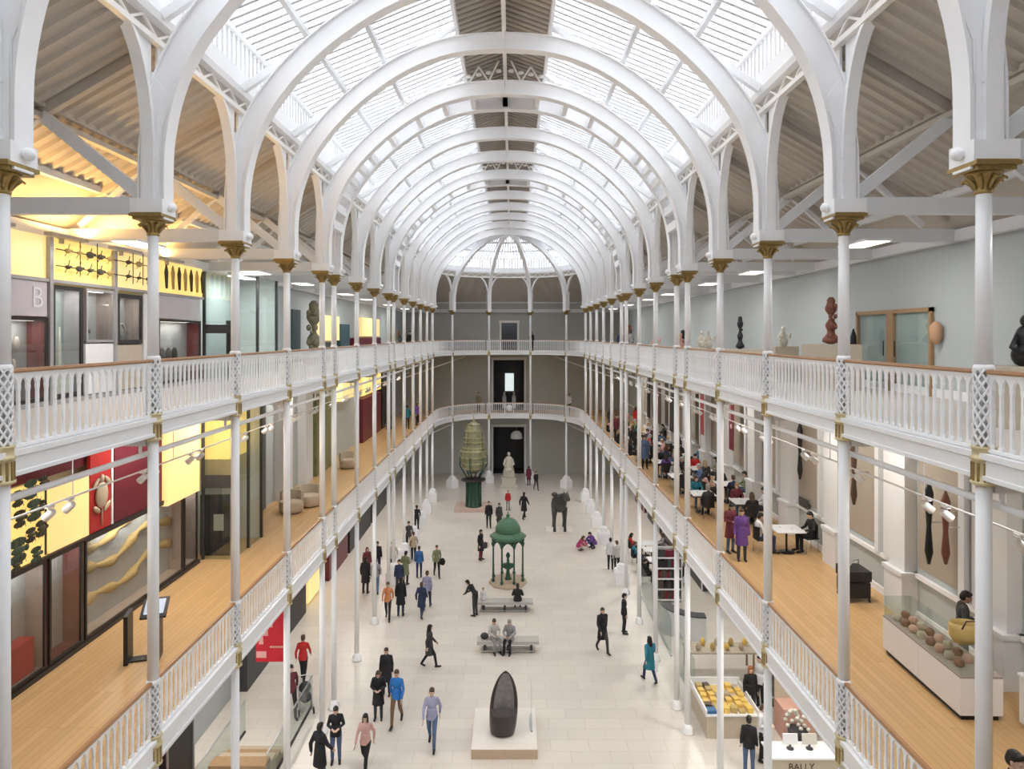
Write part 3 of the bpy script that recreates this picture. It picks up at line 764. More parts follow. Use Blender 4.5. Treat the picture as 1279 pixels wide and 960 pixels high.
for y, z in ((-.4, 1.2), (-.15, 1.25), (.1, 1.15), (-.35, .75), (.0, .72)): MB().ell((-.3, y, z), (.05, .07, .15)).build('mask', BONE, cA)
cB = glass_case(64.5, 104, Z2 + .12, ZD - .08, 'tall grey glazed case with a thick black frame on the top gallery', LILAC, gl=GLASS, fw=.09, grp='top gallery display cases')
MB().b2(-.4, -.35, .02, -.1, .35, .45).build('display_block', BONE, cB); MB().lathe([(.03, .45), (.05, .8), (.02, 1.5)], 10, (-.25, .1, 0)).build('specimen', BONE, cB)
cC = glass_case(107, 143, CAMZ - .17, ZD - .08, 'brown glazed case with small dark figures, above a white base', CASEIN, frame=GFRAME, grp='top gallery display cases')
for y, z in ((-.4, .95), (-.4, .8), (-.35, .2), (-.2, .2)): MB().b2(-.3, y, z, -.2, y + .16, z + .09).build('specimen', SILH, cC)
panel(107, 143, Z2 + .12, CAMZ - .2, 'white base panel under the brown case', WHITEM, 'white_wall_board', 'panel')
cD = glass_case(146, 178, CAMZ - .22, ZD - .12, 'small black framed case holding a pale skeleton', CASEIN, fw=.1, grp='top gallery display cases')
m = MB(); m.tube([(-.25, -.4, .2), (-.25, -.1, .45), (-.25, .1, .5), (-.25, .35, .25)], .03, 6)
for k in range(6): m.tube([(-.25, -.3 + .1 * k, .4), (-.2, -.3 + .1 * k, .15)], .012, 4)
m.ell((-.25, -.15, .75), (.05, .08, .09)); m.build('skeleton', BONE, cD)
panel(146, 178, Z2 + .12, CAMZ - .25, 'tan base panel under the skeleton case', SAND, 'tan_panel', 'panel')
panel(180, 196, Z2 + .12, ZD - .05, 'plain white panel behind the second column, top gallery', WHITEM, 'white_wall_board', 'panel')
panel(198, 251, CAMZ + .45, ZD - .05, 'pale lilac sign band beneath the yellow instrument lightbox', LILAC, 'lilac_panel', 'panel')
cE = glass_case(198, 251, Z2 + .12, CAMZ + .42, 'long dark maroon case beside the top glass lobby', CASERED, grp='top gallery display cases')
for k in range(4): MB().ell((-.3, -.8 + .35 * k, .75), (.08, .12, .22)).build('specimen', SILH, cE)
# top yellow lightboxes with creatures on wires
def yellow(px0, px1, z1, lab, m, seed, n, wires=True):
    o = panel(px0, px1, ZD + .04, CAMZ + z1, lab, m, 'yellow_lightbox', 'lightbox', th=.06, off=-.04)
    y0, y1 = Y_(px0), Y_(px1); h = (y1 - y0) / 2; rn = random.Random(seed); H = CAMZ + z1 - ZD
    if n:
        mm = MB()
        for k in range(2): mm.tube([(.15, -h, H * (.3 + .38 * k)), (.15, h, H * (.3 + .38 * k))], .012, 4)
        for yy in (-h * .3, h * .25): mm.tube([(.15, yy, .1), (.15, yy, H)], .012, 4)
        mm.build('wire', SILH, o)
        for i in range(n):
            yy = -h * .85 + 1.7 * h * (i // 2 + .5) / ((n + 1) // 2); zz = H * (.3 + .38 * (i % 2)); s = rn.uniform(.5, 1.1)
            mm = MB().ell((.16, yy, zz), (.05, .12 * s, .07 * s)).ell((.16, yy + .14 * s, zz + .02), (.03, .06 * s, .03 * s)); mm.tube([(.16, yy, zz), (.16, yy - .1, zz - .12)], .012, 4); mm.tube([(.16, yy, zz), (.16, yy + .06, zz + .15)], .012, 4)
            mm.build('specimen', SILH if rn.random() < .6 else GOLDST, o)
    return o
yellow(-40, 5, 2.02, 'yellow lightbox at the near end of the top gallery', YELP, 1, 0)
yellow(9, 61, 2.02, 'plain pale yellow lightbox above the letter board', YELP, 2, 0)
yellow(64, 143, 2.02, 'wide yellow lightbox with sea creatures hung on wires', YEL, 3, 10)
yellow(144, 190, 2.02, 'yellow lightbox with small creatures just before the second column', YELP, 4, 5)
o = yellow(197, 255, 2.02, 'bright yellow lightbox with long hanging instruments', YEL, 5, 0)
for k in range(7): MB().tube([(.14, -1.1 + .36 * k, .75), (.14, -1.1 + .36 * k, .55), (.14, -1.08 + .36 * k, .1)], [.02, .06, .035], 6).build('instrument', (SILH, GOLDST)[k % 2], o)
for px in (7, 62.5, 143.5, 193): tag(MB().b2(-.05, -.05, 0, .05, .05, CAMZ + 2.02 - Z2 - .02).build('upright', GFRAME, None, (XF, Y_(px), Z2 + .01)), 'grey metal upright of the top gallery display wall, at %d metres' % round(Y_(px)), 'upright', 'display wall uprights')
# ceiling glow lamps of the display: warm light thrown on the roof boards
for k, y in enumerate((12.2, 14.4, 16.6, 18.8)):
    r = thing('uplight', 'small warm uplight on top of the display wall, %s from the camera' % ORD[k], 'lamp', (XF + .12, y, CAMZ + 2.02), 0, 'warm uplights')
    MB().b2(-.08, -.6, 0, .08, .6, .07).b2(-.2, -.03, -.1, -.08, .03, .05).build('lamp_housing', GFRAME, r)
    MB().b2(-.06, -.58, .071, .06, .58, .075).build('diffuser', YEL, r)
    L = bpy.data.lights.new('uplight_light', 'AREA'); L.shape = 'RECTANGLE'; L.size = .12; L.size_y = 1.1; L.energy = 48; L.color = (1, .56, .16)
    lo = bpy.data.objects.new('uplight_light', L); COL.objects.link(lo); lo.parent = r; lo.location = (0, 0, .1); lo.rotation_euler = (math.pi, .15, 0)
# glass lobbies
def lobby(z0, z1, ya, yb, lab, top=YEL):
    xo = -8.55; r = thing('glass_lobby', lab, 'glass lobby', (xo, ya, z0)); h = z1 - z0; L = yb - ya; D = xo - XL - .03
    MB().b2(-D, L - .04, 0, -.05, L, h).build('rear_wall', GREYW, r)
    m = MB()
    for x in (-.95, -.02): m.b2(x - .04, -.04, 0, x + .04, .04, h)
    for y in (L * .5, L): m.b2(-.04, y - .04, 0, .04, y + .04, h)
    m.b2(-.91, -.03, h * .44, -.06, .03, h * .52).build('mullion', DARK, r)
    MB().b2(-.91, -.008, 0, -.06, .008, h * .44).build('front_pane', GREENGL, r)
    MB().b2(-.91, -.008, h * .52, -.06, .008, h).build('upper_pane', GREENGL, r)
    MB().b2(-.008, .04, 0, .008, L - .04, h).build('side_pane', GREENGL, r)
    MB().b2(-.7, L * .3, h - .05, -.3, L * .7, h - .02).build('lobby_fill_lamp', LAMPM, r)  # added lamp panel, brightens the otherwise unlit lobby
    q = bpy.data.lights.new('lobby_fill_light', 'AREA'); q.size = .4; q.energy = 45; q.color = (.9, 1, .95)
    lo = bpy.data.objects.new('lobby_fill_light', q); COL.objects.link(lo); lo.parent = r; lo.location = (-.5, L * .5, h - .07)
    return r
lb = lobby(Z1, Z2 - .46, 21.0, 23.3, 'dark green glass lobby projecting from the middle gallery display wall')
MB().b2(-1.25, .4, 3.0, -.3, 2.0, 4.9).build('lit_panel', YEL, lb); MB().b2(-1.2, .35, 0, -.3, .42, 1.9).build('dark_door', DARK, lb)
MB().b2(-.75, .28, .8, -.45, .33, 1.3).build('notice', BONE, lb)
lb2 = lobby(Z2, CAMZ + 1.95, 21.08, 24.8, 'pale green glass lobby at the end of the top gallery display wall')
MB().b2(-.42, .35, 0, -.2, .42, 1.9).build('dark_door', DARK, lb2)
# far part of the display-case side, both levels
def flat(name, lab, cat, x, y0, y1, z0, z1, m, th=.06, grp=None, side=-1):
    th = x - XL - .006 if side < 0 else th
    o = MB().b2(-th if side < 0 else 0, -(y1 - y0) / 2, 0, 0 if side < 0 else th, (y1 - y0) / 2, z1 - z0).build(name, m, None, (x, (y0 + y1) / 2, z0)); return tag(o, lab, cat, grp)
flat('dark_doorway', 'tall dark teal doorway just past the top glass lobby', 'doorway', XL + .06, 26.3, 28.2, Z2, Z2 + 2.6, TEAL)
flat('dark_doorway', 'second dark teal doorway on the top gallery, before the carved pole', 'doorway', XL + .06, 30.6, 31.8, Z2, Z2 + 2.6, TEAL)
flat('yellow_lightbox', 'square yellow lightbox past the carved pole, top gallery', 'lightbox', XF, 34.6, 37.6, CAMZ - .3, CAMZ + 1.0, YELP)
flat('yellow_lightbox', 'far yellow lightbox near the end of the top gallery', 'lightbox', XF, 43.2, 49.0, CAMZ - .1, CAMZ + 1.1, YELP)
flat('dark_case', 'dark grey case under the square yellow lightbox', 'display case', XF, 34.6, 37.0, Z2, CAMZ - .4, DARK)
flat('dark_case', 'green grey case beyond the square yellow lightbox', 'display case', XF, 37.9, 40, Z2, CAMZ + .6, TEAL)
flat('dark_case', 'low maroon case under the far yellow lightbox', 'display case', XF, 41.5, 49.5, Z2, CAMZ - .2, MAROON)
flat('green_case', 'large dark green glazed case with foliage, middle gallery', 'display case', XF, 33.2, 36.4, Z1, Z1 + 4.6, mat('foliage_case', (.07, .09, .05), .4, var=.4, scale=4, c2=(.3, .3, .12)))
flat('yellow_lightbox', 'yellow green lightbox high on the middle gallery wall', 'lightbox', XF, 37.8, 41, Z1 + 3.2, Z1 + 5.0, YELP)
flat('yellow_lightbox', 'bright yellow lightbox beyond it on the middle gallery wall', 'lightbox', XF, 43.5, 49.5, Z1 + 3.0, Z1 + 4.9, YEL)
flat('dark_case', 'tall near-black case between two yellow lightboxes, middle gallery', 'display case', XF, 50, 54, Z1, Z1 + 4.6, BLACK)
flat('dark_case', 'dark grey green case past the middle glass lobby', 'display case', XL + .1, 24.8, 27.2, Z1, Z1 + 4.9, mat('smoky_green', (.10, .11, .10), .5))
flat('dark_case', 'dark cabinet below the bright yellow lightbox, middle gallery', 'display case', XF, 43.5, 49.5, Z1, Z1 + 2.8, MAROON)
flat('pale_pillar_panel', 'pale wall pier between the dark cases, middle gallery', 'pier', XF, 28.4, 29.6, Z1, Z2 - .3, GREYW, .3)
flat('pale_pillar_panel', 'second pale wall pier further along the middle gallery', 'pier', XF, 31.5, 32.6, Z1, Z2 - .3, GREYW, .3)
# carved pole on the top gallery
def totem(loc, h, w, m1, lab, m2=None, base=None, seed=1):
    r = thing('carved_pole', lab, 'sculpture', loc); rn = random.Random(seed); z = 0
    if base: MB().b2(-base[0] / 2, -base[1] / 2, 0, base[0] / 2, base[1] / 2, base[2]).build('plinth', SAND, r); z = base[2]
    prof = []; n = 18
    for i in range(n + 1):
        t = i / n; prof.append((w * (.55 + .25 * math.sin(t * 19) + .2 * math.sin(t * 7 + 1)) * (1 - .25 * t) * (.25 if i in (0, n) else 1) + .02, z + h * t))
    MB().lathe(prof, 12, sy=.8).build('carving', m1, r)
    m = MB()
    for k in range(4):
        zz = z + h * (.15 + .22 * k); m.ell((w * .3, -w * .5, zz), (w * .22, w * .3, w * .3)).ell((-w * .3, -w * .5, zz), (w * .22, w * .3, w * .3)).ell((0, -w * .7, zz - w * .4), (w * .12, w * .3, w * .15))
    m.build('face', m2 or m1, r); return r
totem((-9.0, 31.0, Z2), 3.0, .5, mat('olive_carving', (.16, .14, .08), .6, var=.4, scale=8, c2=(.3, .28, .18)), 'tall olive brown carved pole on the top gallery, display-case side')
# lectern with a screen
r = thing('info_lectern', 'black information lectern with a tilted bright screen on the oak gallery floor', 'lectern', (-7.85, 14.55, Z1), .3)
MB().b2(-.33, -.25, 0, -.25, .25, 1.02).build('left_panel', BLACK, r)
MB().b2(.16, -.2, 0, .34, .2, .95).build('right_panel', BROWN, r)
MB().b2(-.25, -.12, .0, .16, .12, .03).build('foot_plate', BLACK, r)
MB().box(.22, 0, 1.06, .5, .55, .05, 0, .45).build('top', BLACK, r); MB().box(.22, -.01, 1.095, .38, .40, .012, 0, .45).build('screen', SCREENM, r)
# seats on the middle gallery
for k, (x, y) in enumerate(((-8.6, 26.6), (-8.2, 27.6), (-8.5, 35.5))):
    r = thing('tub_seat', 'pale upholstered tub seat on the oak floor, %s from the camera' % ORD[k], 'seat', (x, y, Z1), .5 * k, 'tub seats')
    MB().lathe([(.42, .03), (.46, .1), (.46, .42), (.40, .46)], 16).build('seat', TAN, r)
    m = MB(); m.strip([(0, 0)] * 2, [(0, 0)] * 2, 0, 0) if False else None
    m = MB()
    for j in range(10):
        a = math.pi * (.1 + .8 * j / 9); m.box(.42 * math.cos(a), .42 * math.sin(a), .58, .15, .10, .42, a + math.pi / 2)
    m.build('backrest', SAND, r); MB().lathe([(.38, 0), (.38, .03)], 12).build('foot', BLACK, r)
# ---------------------------------------------------------------- ground floor, display-case side
for k, (y0, y1, m, t) in enumerate(((24.5, 27.5, DARK, 'dark'), (28, 31.5, BLACK, 'black'), (35.5, 39.5, MAROON, 'maroon'), (40, 46, BLACK, 'second black'), (46.5, 52.5, DARK, 'far dark'))):
    flat('shopfront', 'tall %s glazed shopfront on the ground floor behind the columns' % t, 'shopfront', XL + .4, y0, y1, 0, 4.6, m, .3)
flat('lit_opening', 'yellow lit opening between the dark shopfronts', 'opening', XL + .35, 32, 34.8, .2, 2.5, YELP, .2)
flat('red_poster', 'red poster with white marks above the yellow opening', 'poster', XL + .42, 32, 34.8, 2.6, 4.9, CRIM, .06)
r = thing('hanging_banner', 'red hanging banner with pale shapes under the middle gallery deck', 'banner', (-6.75, 19.35, 3.55))
MB().b2(-.5, -.02, 0, .45, .02, 1.75).build('cloth', CRIM, r)
m = MB()
for k in range(6): m.b2(-.1 + .075 * k, -.03, .4, -.04 + .075 * k, -.022, .45)
m.build('pale_line', PINKM, r)
MB().b2(-.48, -.035, .12, -.2, -.025, .3).build('pale_block', mat('banner_pink', (.75, .38, .36), .6), r)
m = MB()
for k in range(5): m.prism([(-.42 + .13 * k, .5 + .24 * k), (-.28 + .13 * k, .5 + .24 * k), (-.3 + .13 * k, .78 + .24 * k), (-.36 + .13 * k, .82 + .24 * k)], -.035, -.025)
m.build('figure_motif', bpy.data.materials['banner_pink'], r)
MB().tube([(-.4, 0, 1.75), (-.4, 0, 2.0)], .01, 5).tube([(.35, 0, 1.75), (.35, 0, 2.0)], .01, 5).build('hanger', STEEL, r)
# stair well with glass sides and timber steps
for k, (x, y0, y1) in enumerate(((-6.9, 19.2, 23.6), (-8.6, 18.2, 22.0))):
    r = thing('glass_balustrade', 'low clear glass balustrade with dark rail, %s side of the timber steps' % ('hall', 'wall')[k], 'balustrade', (x, (y0 + y1) / 2, 0)); h = (y1 - y0) / 2
    MB().b2(-.01, -h, .05, .01, h, 1.0).build('pane', GREENGL, r); MB().b2(-.03, -h, 0, .03, h, .05).build('shoe_rail', FRAME, r); MB().tube([(0, -h, 1.02), (0, h, 1.02)], .025, 6).build('handrail', STEEL, r)
r = thing('timber_steps', 'broad timber steps on the ground floor by the glass balustrades', 'steps', (-7.75, 19.4, 0))
for k in range(4): MB().b2(-.8, .45 * k - .2, 0, .8, .45 * k + .25, .17 * (4 - k)).build('step', TAN if k % 2 else OAKFR, r)
for k, (x, y, w, h, m, t) in enumerate(((-9.0, 17.6, .9, 3.0, BLACK, 'black glazed kiosk with a thin steel edge'), (-8.9, 15.6, .9, 2.2, CRIM, 'crimson kiosk block nearer the camera'))):
    r = thing('kiosk', t + ' on the ground floor', 'kiosk', (x, y, 0)); MB().b2(-w / 2, -.7, 0, w / 2, .7, h).build('body', m, r)
    MB().b2(w / 2, -.72, 0, w / 2 + .04, -.68, h + .05).b2(w / 2, .68, 0, w / 2 + .04, .72, h + .05).build('edge', STEEL, r)
# ---------------------------------------------------------------- café side wall, middle gallery
def alc(y0, y1): 
    return MB().b2(XR - .02, y0, Z1 + 1.25, XR - .001, y1, Z2 - .45)
for k in range(12):
    y = 12.6 + 3.45 * k
    struct(alc(y - 1.05, y + .55).build('wall_alcove', ALCOVE))
    m = MB(); m.b2(XR - .30, y + .65, Z1 + 1.0, XR - .003, y + 1.35, Z2 - .28).b2(XR - .40, y + .6, Z1, XR - .003, y + 1.4, Z1 + 1.0).b2(XR - .44, y + .56, Z1 + 1.0, XR - .003, y + 1.44, Z1 + 1.1)
    m.b2(XR - .14, y + 1.5, Z1 + 1.1, XR - .003, y + 1.9, Z2 - .28).b2(XR - .14, y - 1.3, Z1 + 1.1, XR - .003, y - 1.1, Z2 - .28)
    struct(m.build('trim_pilaster', GREYW))
struct(MB().b2(XR - .10, YS, Z1 + 1.0, XR - .004, 61, Z1 + 1.1).b2(XR - .06, YS, Z1, XR - .004, 61, Z1 + .18).build('baseboard_right', WHITE))
struct(MB().b2(XL + .004, 25, Z2, XL + .06, 61, Z2 + .2).b2(XR - .06, YS, Z2, XR - .004, 61, Z2 + .2).build('baseboard_left', WHITE))
for k, (y, z0, z1, m, t) in enumerate(((15.5, 7.6, 9.5, BLACK, 'long black carved paddle'), (14.9, 7.8, 9.4, REDBR, 'slim black and red carved board'), (18.9, 8.1, 9.9, BROWN, 'dark notched carved club'), (22.7, 8.0, 9.9, BLACK, 'narrow dark carved blade'))):
    r = thing('carved_paddle', t + ' mounted on the café wall', 'wall carving', (XR - .44 if k != 3 else XR - .33, y, z0)); H = z1 - z0
    MB().tube([(0, 0, 0), (0, 0, H * .15), (0, 0, H * .45), (0, 0, H * .6), (0, 0, H * .85), (0, 0, H)], [.03, .09, .05, .07, .10, .02], 8).build('blade', m, r)
    MB().tube([(0, 0, H * .5), (.42 if k != 3 else .3, 0, H * .5)], .015, 5).build('bracket', STEEL, r)
for k, y in enumerate((33.6, 29.1)):
    r = thing('red_banner', ('narrow pink red banner on the café wall, further from the camera', 'narrow dark red banner on the café wall with a white emblem')[k], 'banner', (XR - .55, y, 7.9))
    MB().b2(-.01, -.3, 0, .01, .3, 2.2).build('cloth', (mat('rose_red', (.50, .10, .11), .6), MAROON)[k], r)
    MB().tube([(0, -.33, 2.2), (0, .33, 2.2)], .015, 5).tube([(0, 0, 2.2), (.53, 0, 2.2)], .012, 5).build('pole', STEEL, r)
    if k: MB().lathe([(.03, -.003), (.11, -.003), (.11, .003), (.03, .003)], 12).build('emblem', BONE, r); bpy.data.objects['emblem'].rotation_euler = (0, math.pi / 2, 0); bpy.data.objects['emblem'].location = (-.018, 0, 1.0)
for y in (22.9, 24.3):
    tag(MB().b2(-.03, -.35, 0, 0, .35, .3).build('wall_grille', DARK, None, (XR - .105, y, Z1 + 1.12)), 'small dark grille low on the café wall, %s seated customers' % ('above the' if y < 23.5 else 'past the'), 'grille')
# food counter
r = thing('food_counter', 'long white food counter with a glass top case on the oak gallery floor', 'counter', (8.05, 13.55, Z1), -.03)
MB().b2(0, -1.35, .1, .75, 1.35, .76).build('base_cabinet', WHITEM, r); MB().b2(.05, -1.3, 0, .7, 1.3, .1).build('plinth', BLACK, r)
MB().b2(-.004, -.02, .12, 0, .0, .75).build('joint', GREYW, r)
MB().b2(.0, -1.35, .761, .75, 1.35, .80).build('worktop', CASEIN, r)
MB().b2(.02, -1.33, .80, .03, 1.33, 1.22).b2(.02, -1.33, 1.22, .6, 1.33, 1.23).b2(.02, 1.32, .8, .6, 1.33, 1.22).b2(.02, -1.33, .8, .6, -1.32, 1.22).build('glass_case', GLASS, r)
rn = random.Random(5)
for k in range(16):
    y = -1.05 + 2.3 * k / 16 + .1; x = .2 + .25 * (k % 2); c = (8.05 + x, 13.55 + y, Z1 + .80)
    kind = ('cake', 'wrapped_bun', 'cup')[k % 3]
    o = MB().lathe([(.07, 0), (.09, .03), (.085, .1), (.05, .13)], 12).build(kind, (REDBR, PINKM, SAND)[k % 3], None, c)
    tag(o, 'small %s inside the glass of the food counter' % ('red brown cake', 'pink wrapped bun', 'pale paper cup')[k % 3], kind.replace('_', ' '), '%ss in the food counter' % kind)
r = thing('straw_bag', 'yellow straw basket bag with dark handles standing on the food counter', 'bag', (8.36, 12.62, Z1 + 1.23))
m = MB(); m.lathe([(.20, 0), (.27, .12), (.28, .28), (.26, .36), (.25, .36), (.26, .28), (.19, .02)], 16, sy=.7); m.build('basket', GOLDST, r)
MB().tube([(-.15, -.16, .3), (-.1, -.2, .46), (.1, -.2, .46), (.15, -.16, .3)], .015, 6).build('handle', BROWN, r)
r = thing('side_counter', 'white service counter end beside the food counter', 'counter', (9.3, 11.75, Z1)); MB().b2(-.35, -.35, .08, .35, .3, .9).build('base_cabinet', WHITEM, r); MB().b2(-.37, -.37, .9, .37, .32, .94).build('worktop', WHITEM, r); MB().b2(-.3, -.3, 0, .3, .25, .08).build('plinth', BLACK, r)
r = thing('serving_trolley', 'black serving trolley with a chrome rail against the café wall', 'trolley', (8.95, 17.9, Z1))
MB().b2(-.3, -.35, .55, .3, .35, .8).b2(-.28, -.33, .12, .28, .33, .5).build('body', BLACK, r)
m = MB(); m.tube([(-.28, -.3, .8), (-.28, -.3, .92), (0, 0, .98), (.28, .3, .92), (.28, .3, .8)], .015, 6).build('rail', STEEL, r)
for sx in (1, -1):
    for sy in (1, -1): MB().tube([(sx * .26, sy * .3, .55), (sx * .26, sy * .3, .05)], .02, 6).ell((sx * .26, sy * .3, .05), (.03, .05, .05)).build('leg', BLACK, r)
# ---------------------------------------------------------------- café tables and chairs
def table_proto():
    r = thing('cafe_table', 'tmp', 'table', (0, 0, 0), 0, 'café tables')
    MB().b2(-.45, -.45, .72, .45, .45, .75).build('table_top', WHITEM, r); MB().tube([(0, 0, .03), (0, 0, .72)], .035, 8).build('pedestal', BLACK, r)
    MB().lathe([(.26, 0), (.24, .03), (.05, .05)], 14).build('base', BLACK, r); return r
def chair_proto():
    r = thing('cafe_chair', 'tmp', 'chair', (0, 0, 0), 0, 'café chairs')
    MB().b2(-.21, -.2, .42, .21, .22, .46).build('seat', BLACK, r)
    m = MB(); m.strip([(-.22 + .055 * i, .24 + .05 * math.sin(math.pi * i / 8)) for i in range(9)], [(-.22 + .055 * i, .26 + .05 * math.sin(math.pi * i / 8)) for i in range(9)], 0, 0) if False else None
    for i in range(8):
        a = -.9 + 1.8 * i / 7; m = m or MB(); m.box(.24 * math.sin(a), .02 + .24 * math.cos(a), .66, .075, .02, .4, -a)
    m.build('backrest', BLACK, r)
    for sx in (1, -1):
        for sy in (1, -1): MB().tube([(sx * .18, sy * .18, .42), (sx * .2, sy * .21, 0)], .012, 6).build('leg', STEEL, r)
    return r
tab0 = table_proto(); ch0 = chair_proto(); T1 = [True]; CH1 = [True]
def table(x, y, z, lab, rz=0):
    if T1[0]: T1[0] = False; tab0.location = (x, y, z); tab0.rotation_euler = (0, 0, rz); tab0['label'] = lab; return tab0
    return copy_tree(tab0, (x, y, z), rz, lab)
def chair(x, y, z, rz, lab):
    if CH1[0]: CH1[0] = False; ch0.location = (x, y, z); ch0.rotation_euler = (0, 0, rz); ch0['label'] = lab; return ch0
    return copy_tree(ch0, (x, y, z), rz, lab)
# ---------------------------------------------------------------- sculptures on the top gallery, café side
totem((8.5, 18.2, Z2), 1.25, .22, REDBR, 'red brown carved figure on a beige plinth before the café side wall', base=(1.2, .9, 1.2), seed=2)
totem((8.0, 23.95, Z2), 1.15, .14, BLACK, 'thin black carved figure beside a pale crouching one on a plinth', base=(1.6, .9, .95), seed=4)
totem((7.6, 44.2, Z2), 1.6, .25, REDBR, 'dark red carved pole near the far end of the top gallery', base=(.6, .6, .5), seed=6)
totem((8.4, 33.6, Z2), 1.3, .2, BLACK, 'black carved post midway along the top gallery, café side', base=(.5, .5, .4), seed=8)
def figure(loc, lab, m, s=1.0, base=(.8, .7, .95)):
    r = thing('stone_figure', lab, 'sculpture', loc); MB().b2(-base[0] / 2, -base[1] / 2, 0, base[0] / 2, base[1] / 2, base[2]).build('plinth', SAND, r); z = base[2]
    m_ = MB(); m_.ell((0, 0, z + .18 * s), (.2 * s, .17 * s, .2 * s)).ell((-.02, 0, z + .45 * s), (.13 * s, .11 * s, .2 * s)).ell((.0, -.02, z + .72 * s), (.08 * s, .09 * s, .1 * s))
    m_.tube([(.12 * s, 0, z + .5 * s), (.24 * s, -.08, z + .35 * s), (.2 * s, -.15, z + .55 * s)], .04 * s, 7).tube([(-.12 * s, 0, z + .5 * s), (-.25 * s, -.05, z + .3 * s), (-.12 * s, -.12, z + .2 * s)], .04 * s, 7)
    m_.build('figure', m, r); return r
figure((7.3, 25.4, Z2), 'pale crouching stone figure on a beige plinth', STONEC, .8)
figure((8.3, 20.9, Z2), 'cream and gold seated figure on a tan plinth by the fourth column', STONEC, .75, (.7, .6, 1.1))
figure((9.1, 20.7, Z2), 'small low tan block with a stone head beside the seated figure', TAN, .35, (.5, .5, .7))
figure((8.2, 29.5, Z2), 'white branching stone figure on a low plinth further along', STONEC, .9, (.9, .7, .9))
figure((7.9, 32.0, Z2), 'pinkish stone figure standing before the grey wall', PINKM, .9, (.5, .5, .8))
figure((8.0, 38.0, Z2), 'pink stone figure far along the top gallery', PINKM, 1.0, (.6, .6, .7))
figure((8.15, 10.85, Z2), 'large black figure on a tan plinth at the near end of the top gallery', BLACK, 1.0, (1.1, .9, .95))
r = thing('carved_shield', 'small black shield shaped carving on a stand beside the oak doors', 'sculpture', (9.45, 18.9, Z2)); MB().tube([(0, 0, .9), (0, 0, 1.1), (0, 0, 1.4), (0, 0, 1.62)], [.02, .09, .08, .02], 8).build('carving', BLACK, r); MB().tube([(0, 0, 0), (0, 0, .9)], .015, 6).lathe([(.15, 0), (.15, .03)], 12).build('stand', STEEL, r)
# glazed double doors in oak frames
r = thing('glazed_double_door', 'glazed double door in a dark oak frame in the grey top gallery wall', 'door', (XR - .03, 17.75, Z2))
m = MB(); t = .09
m.b2(-.06, -1.75, 0, .02, -1.75 + t, 2.1).b2(-.06, 1.75 - t, 0, .02, 1.75, 2.1).b2(-.06, -1.75, 2.0, .02, 1.75, 2.1).b2(-.06, -.16, 0, .02, .16, 2.0); m.build('door_frame', OAKFR, r)
for s in (1, -1):
    dp = MB().b2(-.03, min(s * .2, s * 1.62), .05, -.02, max(s * .2, s * 1.62), 1.98).build('pane', GLASS, r); MB().tube([(-.08, s * .26, .9), (-.08, s * .26, 1.3)], .015, 6).build('handle', BLACK, dp)
tag(MB().tube([(0, 0, -.25), (0, 0, -.1), (0, 0, .15), (0, 0, .28)], [.06, .13, .15, .05], 8).build('wall_mask', mat('tan_mask', (.55, .33, .20), .6), None, (XR - .12, 15.75, CAMZ + .03)), 'tan carved mask on the grey wall beside the oak doors', 'mask')
# ---------------------------------------------------------------- hall floor exhibits
x, y = at(630, 937, .3)
r = thing('hollow_pod_sculpture', 'dark upright boat-shaped wooden sculpture with a hollow front', 'sculpture', (-.30, 21.45, .305))
H = 1.84; N = 26; R_ = 20
def podr(t):
    u = (t - .38) / (.62 if t > .38 else .62)
    return max(.03, .44 * max(0, 1 - abs(u) ** (2.1 if t > .38 else 2.6)) ** (.62 if t > .38 else .5))
lean = .18
vs = []; fs = []
for i in range(N + 1):
    t = i / N; rr = podr(t)
    for j in range(R_):
        a = 2 * math.pi * j / R_; x_ = rr * math.cos(a); y_ = rr * math.sin(a) * .9
        if t > .36 and math.sin(a) < -.15: y_ = -.15 * rr * .9 + (abs(math.cos(a)) < .80) * rr * .35   # open, hollow front
        vs.append((x_ + .10 * t, y_ + lean * t * 0, .02 + H * t))
for i in range(N):
    for j in range(R_): fs.append((i * R_ + j, i * R_ + (j + 1) % R_, (i + 1) * R_ + (j + 1) % R_, (i + 1) * R_ + j))
fs.append(tuple(range(R_))[::-1]); fs.append(tuple(N * R_ + j for j in range(R_)))
mm = MB(); mm.add(vs, fs, True); mm.build('shell', SHELL, r)
mm = MB(); A = []
vs = []; fs = []; k0 = int(N * .36) + 1
for i in range(k0, N):
    t = i / N; rr = podr(t) * .74
    for x_ in (-1, -.5, 0, .5, 1): vs.append((x_ * rr + .10 * t, .30 * podr(t) * (1 - .9 * x_ * x_) - .12 * podr(t) - .01, .02 + H * t))
n_ = N - k0
for i in range(n_ - 1):
    for j in range(4): fs.append((i * 5 + j, i * 5 + j + 1, (i + 1) * 5 + j + 1, (i + 1) * 5 + j))
mm.add(vs, fs, True); mm.build('hollow', SHELLIN, r)
r.rotation_euler = (-.10, 0, 0)
r = thing('exhibit_plinth', 'low pale plinth with tan sides under the dark pod sculpture', 'plinth', (-.23, 21.7, 0))
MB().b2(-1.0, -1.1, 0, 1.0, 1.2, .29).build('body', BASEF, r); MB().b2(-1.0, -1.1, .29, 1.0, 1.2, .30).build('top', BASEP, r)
r = thing('glass_barrier', 'thin clear glass barrier standing beside the dark pod sculpture', 'barrier', (.62, 22.0, .30)); MB().b2(-.006, -.5, .04, .006, .5, 1.3).build('pane', GLASS, r); MB().b2(-.03, -.5, 0, .03, .5, .04).build('foot', STEEL, r)
